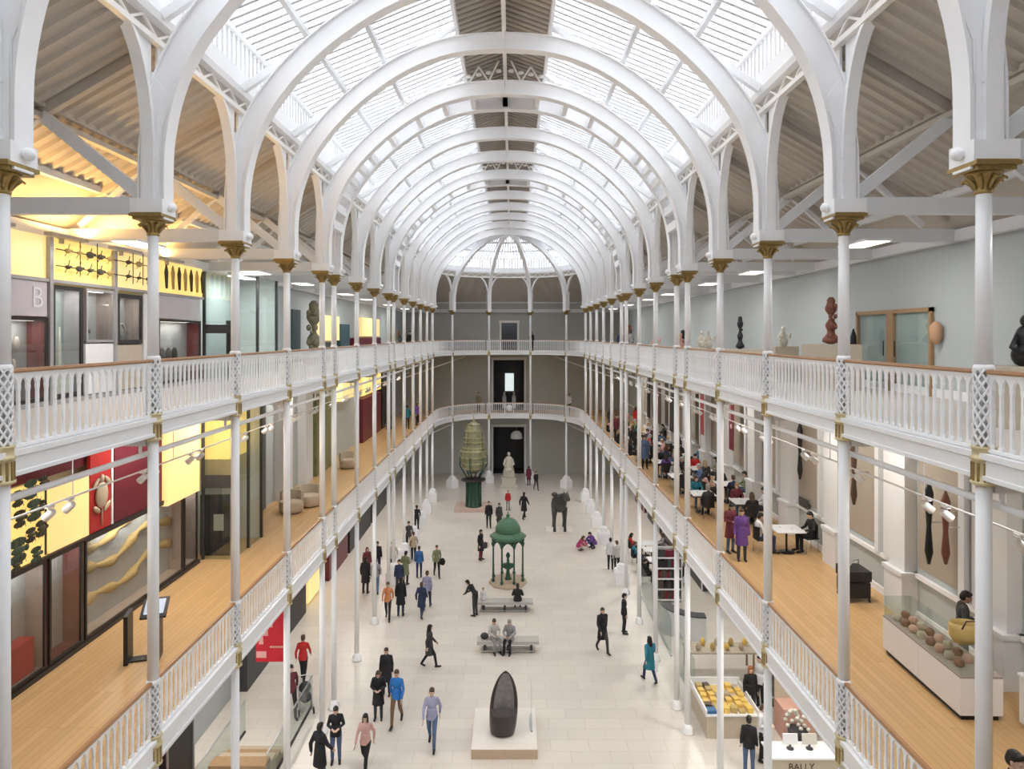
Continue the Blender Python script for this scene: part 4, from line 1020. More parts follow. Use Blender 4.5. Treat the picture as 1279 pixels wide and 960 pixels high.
# benches
def bench(cx, cy, L, lab):
    r = thing('bench', lab, 'bench', (cx, cy, 0)); h = L / 2
    MB().b2(-h, -.28, .40, h, .28, .47).build('seat', PAVE, r)
    MB().b2(-h, -.30, .36, h, -.27, .41).b2(-h, .27, .36, h, .30, .41).build('edge_rail', STEEL, r)
    for sx in (-.75, 0, .75): MB().b2(sx * h - .05, -.2, 0, sx * h + .05, .2, .37).build('leg', DARK, r)
    MB().b2(-h + .15, -.22, .04, h - .15, .22, .08).build('lower_shelf', PAVE, r)
x, y = at(635, 812); B1 = (x, y); bench(x, y, 2.5, 'long grey bench in the hall, the one nearer the dark pod sculpture')
x, y = at(631, 762); B2 = (x, y); bench(x, y, 2.6, 'long grey bench in the hall in front of the green fountain canopy')
# green drinking fountain canopy
x, y = at(635, 728)
r = thing('fountain_canopy', 'green cast iron drinking fountain canopy with a ribbed dome on eight columns', 'fountain', (x, y, 0)); RR = .82
MB().lathe([(.98, 0), (.98, .1), (.92, .12), (.92, .2), (.8, .22)], 8).build('base', TAN, r)
for k in range(8):
    a = 2 * math.pi * (k + .5) / 8; c, s = math.cos(a) * RR, math.sin(a) * RR
    MB().lathe([(.07, .2), (.09, .3), (.05, .36), (.04, .8), (.05, .85), (.04, .9), (.035, 1.95), (.09, 2.1), (.1, 2.2)], 8, (c, s, 0)).build('column', VERD, r)
m = MB()
for k in range(8):
    a0 = 2 * math.pi * (k + .5) / 8; a1 = a0 + 2 * math.pi / 8; p = Vector((math.cos(a0) * RR, math.sin(a0) * RR, 0)); q = Vector((math.cos(a1) * RR, math.sin(a1) * RR, 0))
    for i in range(6):
        t0, t1 = i / 6, (i + 1) / 6; za = 1.95 + .3 * math.sin(math.pi * t0); zb = 1.95 + .3 * math.sin(math.pi * t1); u, v = p.lerp(q, t0), p.lerp(q, t1); n3 = Vector((u.x, u.y, 0)).normalized() * .03
        m.add([(u.x, u.y, za), (v.x, v.y, zb), (v.x, v.y, 2.36), (u.x, u.y, 2.36), (u.x - n3.x, u.y - n3.y, za), (v.x - n3.x, v.y - n3.y, zb), (v.x - n3.x, v.y - n3.y, 2.36), (u.x - n3.x, u.y - n3.y, 2.36)], [(0, 1, 2, 3), (7, 6, 5, 4), (0, 4, 5, 1), (3, 2, 6, 7)])
m.build('arcade', VERD, r)
MB().lathe([(.88, 2.34), (.93, 2.38), (.93, 2.5), (.86, 2.54), (.68, 2.66), (.66, 2.68)], 8).build('cornice', VERDL, r)
m = MB().lathe([(.64, 2.66), (.66, 2.75), (.62, 2.95), (.50, 3.15), (.3, 3.3), (.1, 3.38), (.08, 3.45), (.12, 3.5), (.05, 3.56), (.02, 3.7)], 16)
for k in range(8):
    a = 2 * math.pi * k / 8; m.tube([(.6 * math.cos(a), .6 * math.sin(a), 2.7), (.57 * math.cos(a), .57 * math.sin(a), 2.95), (.47 * math.cos(a), .47 * math.sin(a), 3.15), (.3 * math.cos(a), .3 * math.sin(a), 3.31)], .025, 5)
m.build('dome', VERDL, r)
MB().lathe([(.2, .2), (.12, .35), (.08, .7), (.3, .85), (.34, .95), (.3, .97), (.08, .98), (.06, 1.3), (.12, 1.4), (.1, 1.5), (.03, 1.6)], 14).build('basin', VERD, r)
# lighthouse lens on a green drum
x, y = at(592, 636)
LX_ = x
r = thing('exhibit_plinth', 'low pink beige plinth under the tall lighthouse lens', 'plinth', (x, y, 0)); MB().b2(-1.35, -.9, 0, 1.35, 1.3, .26).build('body', mat('pink_beige', (.66, .50, .42), .6), r)
r = thing('lighthouse_lens', 'tall lighthouse lens of brass-ringed glass on a dark green iron drum', 'exhibit', (x, y, .265)); r.scale = (1, 1, .94)
m = MB().lathe([(.62, 0), (.62, .1), (.52, .12), (.52, 1.85), (.62, 1.9), (.62, 2.0)], 12)
for k in range(10):
    a = 2 * math.pi * k / 10; m.tube([(.54 * math.cos(a), .54 * math.sin(a), .1), (.54 * math.cos(a), .54 * math.sin(a), 1.88)], .04, 6)
m.build('drum', VERD, r); MB().lathe([(.5, 2.0), (.9, 2.02), (.9, 2.1), (.5, 2.14)], 16).build('gallery_plate', FRAME, r)
for k in range(6):
    a = 2 * math.pi * k / 6 + .3; MB().tube([(.4 * math.cos(a), .4 * math.sin(a), 2.1), (.75 * math.cos(a), .75 * math.sin(a), 2.7), (1.02 * math.cos(a), 1.02 * math.sin(a), 3.2), (1.02 * math.cos(a), 1.02 * math.sin(a), 3.9)], .05, 6).build('frame_arm', VERD, r)
MB().lathe([(.3, 2.6), (.75, 2.95), (.90, 3.4), (.90, 4.3), (.74, 4.5), (.70, 4.9), (.70, 5.3), (.62, 5.9), (.42, 6.35), (.15, 6.55)], 20).build('lens_glass', LENSG, r)
m = MB()
for (rr, z) in ((.78, 3.0), (.96, 3.4), (.96, 3.85), (.96, 4.3), (.78, 4.55), (.74, 5.0), (.73, 5.35), (.65, 5.85), (.45, 6.35)): m.lathe([(rr, z - .04), (rr + .03, z - .03), (rr + .03, z + .03), (rr, z + .04)], 20)
for k in range(8):
    a = 2 * math.pi * k / 8; c, s = math.cos(a), math.sin(a); m.tube([(.78 * c, .78 * s, 3.0), (.96 * c, .96 * s, 3.4), (.96 * c, .96 * s, 4.3), (.77 * c, .77 * s, 4.6), (.74 * c, .74 * s, 5.2), (.66 * c, .66 * s, 5.8), (.46 * c, .46 * s, 6.3), (.1 * c, .1 * s, 6.58)], .025, 4)
m.build('brass_frame', BRASS, r); MB().lathe([(.12, 6.5), (.15, 6.6), (.05, 6.7), (.03, 7.1)], 8).build('finial', BRASS, r)
# seated white statue before the portal
x, y = at(636, 607)
r = thing('white_statue', 'white marble statue on a stepped plinth in front of the dark portal', 'statue', (x, y, 0))
MB().box(0, 0, .15, 1.5, 1.5, .3).box(0, 0, .5, 1.15, 1.15, .4).box(0, 0, .74, 1.25, 1.25, .08).build('plinth', STONEC, r)
MB().lathe([(.5, .78), (.48, 1.2), (.36, 1.7), (.3, 2.1), (.33, 2.35), (.2, 2.5), (.08, 2.55)], 14, sy=.8).ell((0, -.02, 2.72), (.13, .15, .18)).tube([(.3, 0, 2.3), (.42, -.2, 1.9), (.2, -.4, 1.8)], .08, 7).tube([(-.3, 0, 2.3), (-.42, -.15, 1.9), (-.25, -.38, 1.7)], .08, 7).ell((0, -.35, 1.45), (.34, .3, .2)).build('figure', BONE, r)
# portal fittings: hanging lamp-like white vessel and dark machine
r = thing('hanging_exhibit', 'pale rounded vessel hung in the top of the dark portal', 'exhibit', (.4, YE - .45, 3.75)); MB().lathe([(.1, -.45), (.55, -.4), (.5, 0), (.3, .25), (.05, .3)], 14).build('vessel', GREYW, r); MB().tube([(0, 0, .3), (0, 0, 1.8)], .015, 5).build('cable', STEEL, r)
# bronze horse-like beast on a plinth
x, y = at(699, 664)
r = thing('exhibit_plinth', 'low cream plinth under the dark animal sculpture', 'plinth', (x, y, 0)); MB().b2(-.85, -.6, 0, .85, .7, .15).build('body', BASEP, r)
r = thing('animal_sculpture', 'dark patchwork four legged animal sculpture facing the camera', 'sculpture', (x, y + .05, .15)); r.scale = (1.22, 1.15, 1.12)
ANI = mat('dark_patched_bronze', (.012, .011, .011), .5, var=.4, scale=6, c2=(.10, .095, .09))
m = MB(); m.ell((0, 0, 1.55), (.42, .75, .48)).ell((0, -.45, 1.6), (.36, .38, .5)).tube([(.0, -.6, 1.8), (.15, -.75, 2.1), (.3, -.95, 2.2), (.42, -1.15, 1.95)], [.26, .2, .17, .10], 10).ell((-.28, -.5, 2.15), (.16, .14, .13))
m.tube([(.1, .7, 1.7), (.15, .9, 1.3), (.15, .92, .8)], [.07, .06, .02], 6)
for (sx, yy) in ((.25, -.5), (-.25, -.5), (.25, .5), (-.25, .5)): m.tube([(sx, yy, 1.4), (sx * 1.1, yy + .05, .8), (sx * 1.1, yy - .02, .4), (sx * 1.1, yy, 0.02)], [.16, .09, .06, .08], 8)
for s in (1, -1): m.tube([(.28 + s * .07, -.9, 2.3), (.28 + s * .12, -.88, 2.45)], [.04, .01], 5)
m.build('body', ANI, r)
# ---------------------------------------------------------------- ground floor, café side
def shelfunit(x, y, lab):
    r = thing('bookshelf', lab, 'shelf', (x, y, 0))
    MB().b2(-.65, .15, 0, .65, .2, 2.6).b2(-.68, -.2, 0, -.64, .2, 2.6).b2(.64, -.2, 0, .68, .2, 2.6).build('carcass', GREYW, r)
    rn = random.Random(int(x * 10))
    for k in range(5):
        z = .12 + .5 * k; MB().b2(-.64, -.22, z, .64, .15, z + .06).build('shelf', WHITEM, r)
        xx = -.6; n = 0
        while xx < .55:
            wd = rn.uniform(.10, .2); hh = rn.uniform(.28, .4)
            tag(MB().b2(xx, -.16, 0, xx + wd - .01, .12, hh).build('boxed_book', rn.choice([BLACK, DARK, BROWN, BLACK, MAROON]), None, (x, y, z + .061)), 'dark boxed book on the %s shelf up of the white ground floor shelving' % ORD[k], 'book', 'books on the white shelving, %s shelf' % ORD[k]); xx += wd; n += 1
shelfunit(7.45, 32.8, 'tall white shelving full of dark books on the ground floor')
for k, (y0, y1) in enumerate(((23.75, 26.6), (27.2, 30.0), (30.6, 33.4))):
    r = thing('glass_screen', 'clear glass screen between café side columns, %s from the camera' % ORD[k], 'screen', (6.35, (y0 + y1) / 2, 0), 0, 'glass screens'); h = (y1 - y0) / 2
    MB().b2(-.01, -h, .06, .01, h, 1.5).build('pane', GREENGL, r); MB().b2(-.03, -h, 0, .03, h, .06).build('shoe_rail', STEEL, r)
r = thing('reception_desk', 'curved grey desk behind the glass screens', 'desk', (7.9, 28.6, 0)); m = MB(); A = [( .2 + 1.5 * math.cos(math.pi * (1.0 + .5 * i / 8)), 1.4 + 1.5 * math.sin(math.pi * (1.0 + .5 * i / 8))) for i in range(9)]
m.sweep(A, [(-.02, 0), (.05, 0), (.05, 1.0), (-.02, 1.0)]); m.build('front', GREYW, r); MB().sweep(A, [(-.4, 1.0), (.1, 1.0), (.1, 1.05), (-.4, 1.05)]).build('top', DARK, r)
# long sales table with golden goods
r = thing('sales_table', 'long pale table with golden goods on the ground floor, café side', 'table', (7.9, 26.1, 0)); MB().b2(-1.3, -.45, .8, 1.3, .45, .86).build('table_top', SAND, r)
for sx in (-1.2, 1.2):
    for sy in (-.38, .38): MB().b2(sx - .03, sy - .03, 0, sx + .03, sy + .03, .8).build('leg', OAKFR, r)
for k in range(9):
    o = MB().lathe([(.05, 0), (.1, .08), (.09, .2), (.03, .28)], 10).build('golden_jar', (GOLDST, TAN, GOODY)[k % 3], None, (6.8 + .27 * k, 26.1 + .2 * (-1) ** k, .86)); tag(o, 'golden jar on the long sales table', 'jar', 'golden jars')
# yellow goods stall with white frame
SX, SY = 6.98, 22.6
r = thing('goods_stall', 'white framed display stall of yellow goods on the ground floor', 'stall', (SX, SY, 0))
MB().b2(-.8, -.95, 0, .8, .95, .72).build('cabinet', SAND, r); MB().b2(-.85, -1.0, .72, .85, 1.0, .76).build('table_top', WHITEM, r)
MB().b2(-.85, .94, .76, .85, 1.0, 1.0).b2(-.85, -1.0, .76, -.8, .94, .92).b2(.8, -1.0, .76, .85, .94, .92).build('rim', WHITEM, r)
MB().b2(-.78, -.9, 0, .78, .9, .04).build('foot', BLACK, r)
rn = random.Random(9)
for i in range(6):
    for j in range(6):
        x = SX - .62 + .245 * i; y = SY - .78 + .29 * j
        if (i, j) == (0, 0): continue
        hh = rn.uniform(.06, .2); mt = rn.choice([GOODY, GOODY, GOLDST, YELP if False else TAN, GOODY] if i > 1 else [GOLDST, BROWN, GOODY])
        o = MB().box(0, 0, hh / 2, .19, .22, hh, rn.uniform(-.2, .2)).build('gift_box', mt, None, (x, y, .761)); tag(o, 'small boxed gift in yellow, tan or brown on the ground floor goods stall', 'gift box', 'boxed gifts on the stall')
tag(MB().box(0, 0, .05, .34, .26, .1).build('blue_gift_box', BLUEG, None, (SX - .6, SY - .78, .761)), 'blue box at the front corner of the yellow goods stall', 'gift box')
# salmon display stand and dark racks
r = thing('display_stand', 'salmon pink display stand beside the goods stall', 'stand', (9.05, 21.9, 0)); MB().b2(-.5, -.4, 0, .5, .4, 1.0).build('body', PINKM, r); MB().b2(-.5, .3, 1.0, .5, .4, 1.7).build('back_panel', SAND, r)
for k, (x, y) in enumerate(((9.2, 23.7), (9.3, 24.8))):
    r = thing('card_rack', 'dark revolving card rack behind the goods stall, %s one' % ('near', 'far')[k], 'rack', (x, y, 0)); MB().tube([(0, 0, 0), (0, 0, 1.9)], .03, 8).lathe([(.3, 0), (.28, .05), (.05, .07)], 12).build('pole', DARK, r)
    for j in range(5): MB().b2(-.22, -.22, .35 + .32 * j, .22, .22, .55 + .32 * j).build('card_tray', (DARK, BROWN, DARK)[j % 3], r)
# till desk with lettering
r = thing('till_desk', 'pale till desk with dark lettering on its front at the bottom edge', 'desk', (8.25, 19.3, 0))
MB().b2(-1.0, -.3, .05, 1.0, .4, 1.0).build('body', SAND, r); MB().b2(-1.05, -.35, 1.0, 1.05, .45, 1.05).build('top', WHITEM, r); MB().b2(-.95, -.25, 0, .95, .35, .05).build('plinth', BLACK, r)
text('lettering', 'BALLY', .26, (-.2, -.31, .78), (math.pi / 2, 0, 0), BROWN, r)
for k, (x, m, t) in enumerate(((7.9, WHITEM, 'white till monitor'), (8.45, BONE, 'pale till monitor'))):
    r = thing('till_monitor', t + ' on the lettered desk', 'monitor', (x, 19.4, 1.05)); MB().box(0, 0, .28, .42, .04, .28, 0, -.15).build('screen_housing', m, r); MB().lathe([(.1, 0), (.1, .02), (.03, .03), (.03, .2)], 10).build('stand', DARK, r)
r = thing('planter', 'dark pot of white flowers behind the lettered desk', 'plant', (8.7, 20.8, 0)); MB().lathe([(.2, 0), (.28, .7), (.3, .8), (.26, .8)], 14).build('pot', DARK, r)
m = MB(); rn = random.Random(3)
for k in range(26): m.ell((rn.uniform(-.3, .3), rn.uniform(-.3, .3), .85 + rn.uniform(0, .5)), (.07, .07, .06), 6, 4)
m.build('flowers', BONE, r)

# lit window deep inside the middle portal and objects in the passage
tag(MB().b2(-.42, -.02, 0, .42, .02, 1.7).build('lit_window', mat('passage_window', (.6, .66, .66), .4, emit=(.75, .85, .85), es=.7), None, (-.25, YE + 2.95, Z1 + 1.5)), 'bright window deep inside the middle gallery portal', 'window')
for k, (x, s) in enumerate(((-.62, 1), (.28, 1))):
    r = thing('passage_bust', 'pale bust in the middle portal passage, %s one' % ('first', 'second')[k], 'sculpture', (x - .1, YE + 1.6, Z1)); MB().b2(-.18, -.18, 0, .18, .18, 1.0).build('plinth', GREYW, r); MB().lathe([(.18, 1.0), (.16, 1.15), (.07, 1.25), (.1, 1.35), (.1, 1.45), (.03, 1.55)], 12).build('bust', BONE, r)
r = thing('rail_emblem', 'round grey emblem panel on the railing in front of the middle portal', 'panel', (X0 + .0, 59.2, Z1 + .1)); MB().b2(-.42, -.02, 0, -.34, .02, .86).b2(.34, -.02, 0, .42, .02, .86).build('side_bar', WHITE, r); m = MB(); m.lathe([(.02, -.01), (.30, -.01), (.30, .01), (.02, .01)], 16); o = m.build('disc', GREYW, r); o.rotation_euler = (math.pi / 2, 0, 0); o.location = (0, 0, .45)
# dark silhouettes hung along the far café gallery and ground floor shops
for k, y in enumerate((36.4, 40.2, 43.6, 47.0)):
    r = thing('dark_hanging', 'tall dark hanging cloth on the far café gallery wall, %s of four' % ORD[k], 'hanging', (XR - .5, y, Z1 + 1.2)); MB().b2(-.02, -.45, 0, .02, .45, 3.6).build('cloth', (BLACK, DARK, BROWN, BLACK)[k], r); MB().tube([(0, -.5, 3.6), (0, .5, 3.6)], .02, 5).tube([(0, 0, 3.6), (.48, 0, 3.6)], .012, 5).build('pole', STEEL, r)
for k, y in enumerate((36, 41, 46, 51)):
    r = thing('ground_shopfront', 'dark shopfront on the ground floor behind the café side columns, %s from the camera' % ORD[k], 'shopfront', (XR - .2, y, 0)); MB().b2(-.2, -1.9, 0, .19, 1.9, 4.4).build('body', (DARK, BLACK, DARK, MAROON)[k], r); MB().b2(-.24, -1.95, 0, -.2, -1.85, 4.45).b2(-.24, 1.85, 0, -.2, 1.95, 4.45).b2(-.24, -1.85, 4.35, -.2, 1.85, 4.45).build('frame', GREYW, r)
# ================================================================ people
SKIN = mat('skin_light', (.62, .42, .32), .5, var=.03); SKIND = mat('skin_brown', (.30, .17, .11), .5, var=.03)
HAIRD = mat('hair_dark', (.02, .015, .012), .5, var=.2, scale=30); HAIRB = mat('hair_brown', (.10, .055, .03), .5, var=.2, scale=30); HAIRF = mat('hair_fair', (.42, .30, .16), .5, var=.2, scale=30); HAIRG = mat('hair_grey', (.38, .37, .36), .5, var=.2, scale=30); HAIRR = mat('hair_red', (.42, .14, .05), .5, var=.2, scale=30)
def cl(n, c): return mat('cloth_' + n, c, .8, var=.12, scale=14)
CL = {'black': cl('black', (.022, .022, .025)), 'charcoal': cl('charcoal', (.06, .06, .065)), 'navy': cl('navy', (.03, .045, .10)), 'blue': cl('blue', (.05, .16, .42)), 'bright blue': cl('bright_blue', (.03, .20, .60)),
      'denim': cl('denim', (.10, .16, .28)), 'red': cl('red', (.55, .03, .03)), 'pink': cl('pink', (.66, .40, .37)), 'grey': cl('grey', (.34, .34, .35)), 'pale grey': cl('pale_grey', (.58, .57, .56)), 'white': cl('white', (.78, .78, .80)),
      'olive': cl('olive', (.24, .27, .15)), 'teal': cl('teal', (.03, .22, .30)), 'maroon': cl('maroon', (.17, .035, .05)), 'purple': cl('purple', (.16, .07, .30)), 'magenta': cl('magenta', (.46, .06, .16)), 'brown': cl('brown', (.20, .12, .07)), 'lilac': cl('lilac', (.40, .40, .58)), 'orange': cl('orange', (.70, .28, .12)), 'tan': cl('tan', (.50, .40, .28)), 'khaki': cl('khaki', (.32, .29, .20))}
def ikleg(h, k, a, t): return [h, k, a, t]
def V3(*a): return Vector(a)
def pose(kind):
    """joints of a 1.72 m figure facing -y, feet at z = 0"""
    P = dict(pel=V3(0, 0, .95), wai=V3(0, .01, 1.10), che=V3(0, 0, 1.30), nek=V3(0, .01, 1.47), hd=V3(0, -.02, 1.60))
    for s, k in ((1, 'L'), (-1, 'R')):
        P['sh' + k] = V3(s * .158, .01, 1.395); P['el' + k] = V3(s * .205, .04, 1.12); P['wr' + k] = V3(s * .225, -.04, .88)
        P['hp' + k] = V3(s * .09, 0, .90); P['kn' + k] = V3(s * .10, -.015, .50); P['an' + k] = V3(s * .105, .02, .09); P['to' + k] = V3(s * .12, -.14, .035)
    if kind in ('walk', 'stride'):
        q = 1 if kind == 'walk' else -1
        for s, k in ((1, 'L'), (-1, 'R')):
            f = s * q
            if f > 0: P['kn' + k] = V3(s * .09, -.20, .53); P['an' + k] = V3(s * .09, -.27, .10); P['to' + k] = V3(s * .10, -.44, .06)
            else: P['kn' + k] = V3(s * .09, .07, .50); P['an' + k] = V3(s * .09, .30, .17); P['to' + k] = V3(s * .10, .19, .035)
            P['el' + k] = V3(s * .23, .10 * f + .03, 1.14); P['wr' + k] = V3(s * .22, .19 * f - .07, .92)
    if kind == 'hold':
        for s, k in ((1, 'L'), (-1, 'R')): P['el' + k] = V3(s * .23, .02, 1.14); P['wr' + k] = V3(s * .09, -.22, 1.13)
        P['hd'] = V3(0, -.06, 1.585)
    if kind == 'sit':
        d = V3(0, .10, -.45)
        for k in ('pel', 'wai', 'che', 'nek', 'hd'): P[k] = P[k] + d
        P['hd'] = P['hd'] + V3(0, -.05, -.01)
        for s, k in ((1, 'L'), (-1, 'R')):
            P['sh' + k] = P['sh' + k] + d + V3(0, -.02, 0); P['el' + k] = V3(s * .23, .02, .74); P['wr' + k] = V3(s * .12, -.22, .70)
            P['hp' + k] = V3(s * .09, .08, .49); P['kn' + k] = V3(s * .11, -.34, .52); P['an' + k] = V3(s * .12, -.33, .10); P['to' + k] = V3(s * .13, -.49, .035)
    if kind == 'crouch':
        P.update(pel=V3(0, .12, .30), wai=V3(0, .06, .42), che=V3(0, -.06, .58), nek=V3(0, -.14, .72), hd=V3(0, -.23, .82))
        for s, k in ((1, 'L'), (-1, 'R')):
            P['sh' + k] = V3(s * .15, -.12, .67); P['el' + k] = V3(s * .22, -.30, .48); P['wr' + k] = V3(s * .10, -.44, .36)
            P['hp' + k] = V3(s * .09, .12, .28); P['kn' + k] = V3(s * .16, -.25, .44); P['an' + k] = V3(s * .12, .0, .09); P['to' + k] = V3(s * .14, -.16, .035)
    if kind == 'lean':
        P.update(wai=V3(0, -.05, 1.08), che=V3(0, -.20, 1.24), nek=V3(0, -.32, 1.36), hd=V3(0, -.42, 1.44))
        for s, k in ((1, 'L'), (-1, 'R')): P['sh' + k] = V3(s * .17, -.27, 1.31); P['el' + k] = V3(s * .21, -.36, 1.05); P['wr' + k] = V3(s * .12, -.50, .95)
    return P
def capsule(m, a, b, ra, rb, n=10):
    m.tube([a - (b - a).normalized() * ra * .5, a, b, b + (b - a).normalized() * rb * .5], [ra * .75, ra, rb, rb * .75], n)
    m.ell(a, (ra, ra, ra), n, 6).ell(b, (rb, rb, rb), n, 6)
def remesh(m, name, mt, vox, smooth=3):
    o = m.build(name + '_src', None); md = o.modifiers.new('r', 'REMESH'); md.mode = 'VOXEL'; md.voxel_size = vox; md.use_smooth_shade = True
    if smooth: sm = o.modifiers.new('s', 'SMOOTH'); sm.iterations = smooth; sm.factor = .5
    dg = bpy.context.evaluated_depsgraph_get(); dg.update()
    me = bpy.data.meshes.new_from_object(o.evaluated_get(dg)); me.name = name
    bpy.data.objects.remove(o); me.materials.clear(); me.materials.append(mt)
    return me
def figure_meshes(kind):
    P = pose(kind); out = {}
    U = (P['nek'] - P['pel']).normalized(); up = (P['hd'] - P['nek']).normalized()
    tilt = Matrix.Rotation(math.atan2(-U.y, U.z) * 1.0, 3, 'X')
    def torso(m, g, low):
        m.ell(P['che'], (.155 + g, .105 + g, .17 + g), R=tilt).ell(P['wai'], (.125 + g, .095 + g, .15 + g), R=tilt).ell(P['pel'], (.15 + g, .11 + g, .13 + g), R=tilt)
        sl, sr = P['shL'], P['shR']; capsule(m, sl * .85 + sr * .15, sr * .85 + sl * .15, .048 + g, .048 + g)
        m.ell((sl + sr) / 2 + V3(0, 0, -.05), (.15 + g, .09 + g, .09 + g))
    # body: one continuous surface with hands of five fingers
    m = MB(); torso(m, 0, 0)
    capsule(m, P['nek'] - up * .05, P['nek'] + up * .08, .052, .05)
    Hd = P['hd']; ht = Matrix.Rotation(math.atan2(-up.y, up.z) * .6, 3, 'X')
    def hv(x, y, z): return Hd + ht @ V3(x, y, z)
    m.ell(hv(0, .012, .035), (.075, .092, .09), R=ht).ell(hv(0, -.022, -.02), (.058, .068, .09), R=ht).ell(hv(0, -.055, -.085), (.028, .028, .024))
    m.ell(hv(0, -.096, -.015), (.013, .02, .024)).ell(hv(0, -.083, .03), (.05, .02, .014)).ell(hv(0, -.083, -.058), (.024, .014, .01))
    for s in (1, -1): m.ell(hv(s * .076, .0, -.005), (.012, .02, .032)).ell(hv(s * .035, -.07, -.03), (.02, .02, .02))
    for s, k in ((1, 'L'), (-1, 'R')):
        capsule(m, P['sh' + k], P['el' + k], .048, .038); capsule(m, P['el' + k], P['wr' + k], .038, .025)
        d = (P['wr' + k] - P['el' + k]).normalized(); side = V3(0, -1, 0); side = (side - d * side.dot(d)).normalized()   # across the palm, thumb forward
        n = d.cross(side) * s; w_ = P['wr' + k]
        for q in range(4): capsule(m, w_ + side * (.012 - .008 * q + .012), w_ + d * .085 + side * (.03 - .019 * q), .015, .013, 8)
        for q, ln in enumerate((.066, .075, .07, .055)):
            b_ = w_ + d * .085 + side * (.031 - .0205 * q); curl = n * -.35
            p1 = b_ + (d + curl * .5).normalized() * ln * .5; p2 = p1 + (d + curl * 2.0).normalized() * ln * .5
            m.tube([b_, p1, p2], [.0098, .009, .0075], 8).ell(p2, (.0078, .0078, .0078), 8, 5)
        b_ = w_ + d * .028 + side * .022; p1 = b_ + (d * .6 + side * .8).normalized() * .036; p2 = p1 + (d + side * .25).normalized() * .028
        m.tube([b_, p1, p2], [.013, .0105, .009], 8).ell(p2, (.009, .009, .009), 8, 5)
        capsule(m, P['hp' + k], P['kn' + k], .082, .056); capsule(m, P['kn' + k], P['an' + k] + V3(0, 0, .02), .054, .036)
        capsule(m, P['an' + k] - V3(0, -.02, .03), P['to' + k], .036, .028)
    out['body'] = remesh(m, 'body_' + kind, SKIN, .0085, 2)
    m = MB()
    for s in (1, -1): m.ell(hv(s * .03, -.083, .008), (.011, .006, .006), 8, 5)
    me = m.mesh('eyes_' + kind, BLACK); out['eyes'] = me
    # clothes
    m = MB(); torso(m, .016, 0)
    for k in 'LR': capsule(m, P['sh' + k], P['el' + k], .056, .048); capsule(m, P['el' + k], P['wr' + k] * .93 + P['el' + k] * .07, .048, .036)
    capsule(m, P['nek'] - up * .04, P['nek'] + up * .0, .066, .06)
    if kind in ('sit', 'crouch'):
        pass
    else: m.lathe([(.150, .16), (.160, .06), (.172, -.04), (.176, -.13)], 18, tuple(P['pel']), sy=.78)
    out['jacket'] = remesh(m, 'jacket_' + kind, CL['black'], .014, 3)
    m = MB(); torso(m, .03, 0)
    for k in 'LR': capsule(m, P['sh' + k], P['el' + k], .072, .060); capsule(m, P['el' + k], P['wr' + k] * .95 + P['el' + k] * .05, .060, .046)
    capsule(m, P['nek'] - up * .04, P['nek'] + up * .03, .075, .07)
    if kind in ('sit', 'crouch'):
        for k in 'LR': capsule(m, P['hp' + k], P['hp' + k] * .4 + P['kn' + k] * .6, .11, .10)
    else: m.lathe([(.155, .16), (.175, .0), (.195, -.2), (.215, -.42)], 18, tuple(P['pel']), sy=.82)
    m.ell(P['pel'], (.16, .12, .13))
    out['coat'] = remesh(m, 'coat_' + kind, CL['black'], .015, 3)
    m = MB(); m.ell(P['pel'] + V3(0, 0, -.01), (.158, .12, .12), R=tilt)
    for k in 'LR': capsule(m, P['hp' + k], P['kn' + k], .092, .066); capsule(m, P['kn' + k], P['an' + k] + V3(0, 0, .02), .064, .05)
    out['trousers'] = remesh(m, 'trousers_' + kind, CL['black'], .013, 2)
    m = MB()
    for k in 'LR':
        a, b = P['an' + k], P['to' + k]; capsule(m, a + V3(0, .03, -.035), b, .045, .036); capsule(m, a, a + V3(0, .01, -.04), .048, .045)
    out['shoes'] = remesh(m, 'shoes_' + kind, BLACK, .011, 1)
    for nm in ('short_hair', 'long_hair'):
        m = MB(); m.ell(hv(0, .022, .05), (.084, .096, .09), R=ht).ell(hv(0, .05, .0), (.078, .075, .09), R=ht).ell(hv(0, -.04, .085), (.06, .05, .04))
        if nm == 'long_hair':
            m.ell(hv(0, .06, -.09), (.085, .06, .14)).ell(hv(0, .075, -.19), (.08, .045, .11))
            for s in (1, -1): m.ell(hv(s * .075, .0, -.05), (.022, .05, .11))
        out[nm] = remesh(m, nm + '_' + kind, HAIRD, .010, 2)
    return out
FIG = {}
NP = [0]
def person(x, y, z, rz, kind, lab, top, legs, hair='short', hm=None, coat=False, skin=None, s=1.0, shoes=None, group=None):
    if kind not in FIG: FIG[kind] = figure_meshes(kind)
    F = FIG[kind]
    r = thing('person', lab, 'person', (x, y, z), rz, group); r.scale = (s, s, s)
    def part(nm, me, mt):
        o = bpy.data.objects.new(nm, me); COL.objects.link(o); o.parent = r
        o.material_slots[0].link = 'OBJECT'; o.material_slots[0].material = mt; return o
    part('body', F['body'], skin or SKIN); part('eyes', F['eyes'], BLACK)
    part('coat' if coat else 'jacket', F['coat' if coat else 'jacket'], CL[top]); part('trousers', F['trousers'], CL[legs]); part('shoes', F['shoes'], shoes or BLACK)
    part(hair + '_hair', F[hair + '_hair'], hm or HAIRD); NP[0] += 1
    return r
def rucksack(x, y, z, rz, mt, lab):
    r = thing('rucksack', lab, 'bag', (x, y, z), rz); m = MB().ell((0, 0, 0), (.15, .09, .2)).ell((0, .07, -.06), (.11, .05, .10)); m.build('bag', CL[mt], r)
    for s in (1, -1): MB().tube([(s * .09, -.05, .16), (s * .11, -.17, .19), (s * .12, -.27, .02), (s * .09, -.1, -.14)], .014, 5).build('strap', CL[mt], r)
    return r
D2 = math.pi / 180
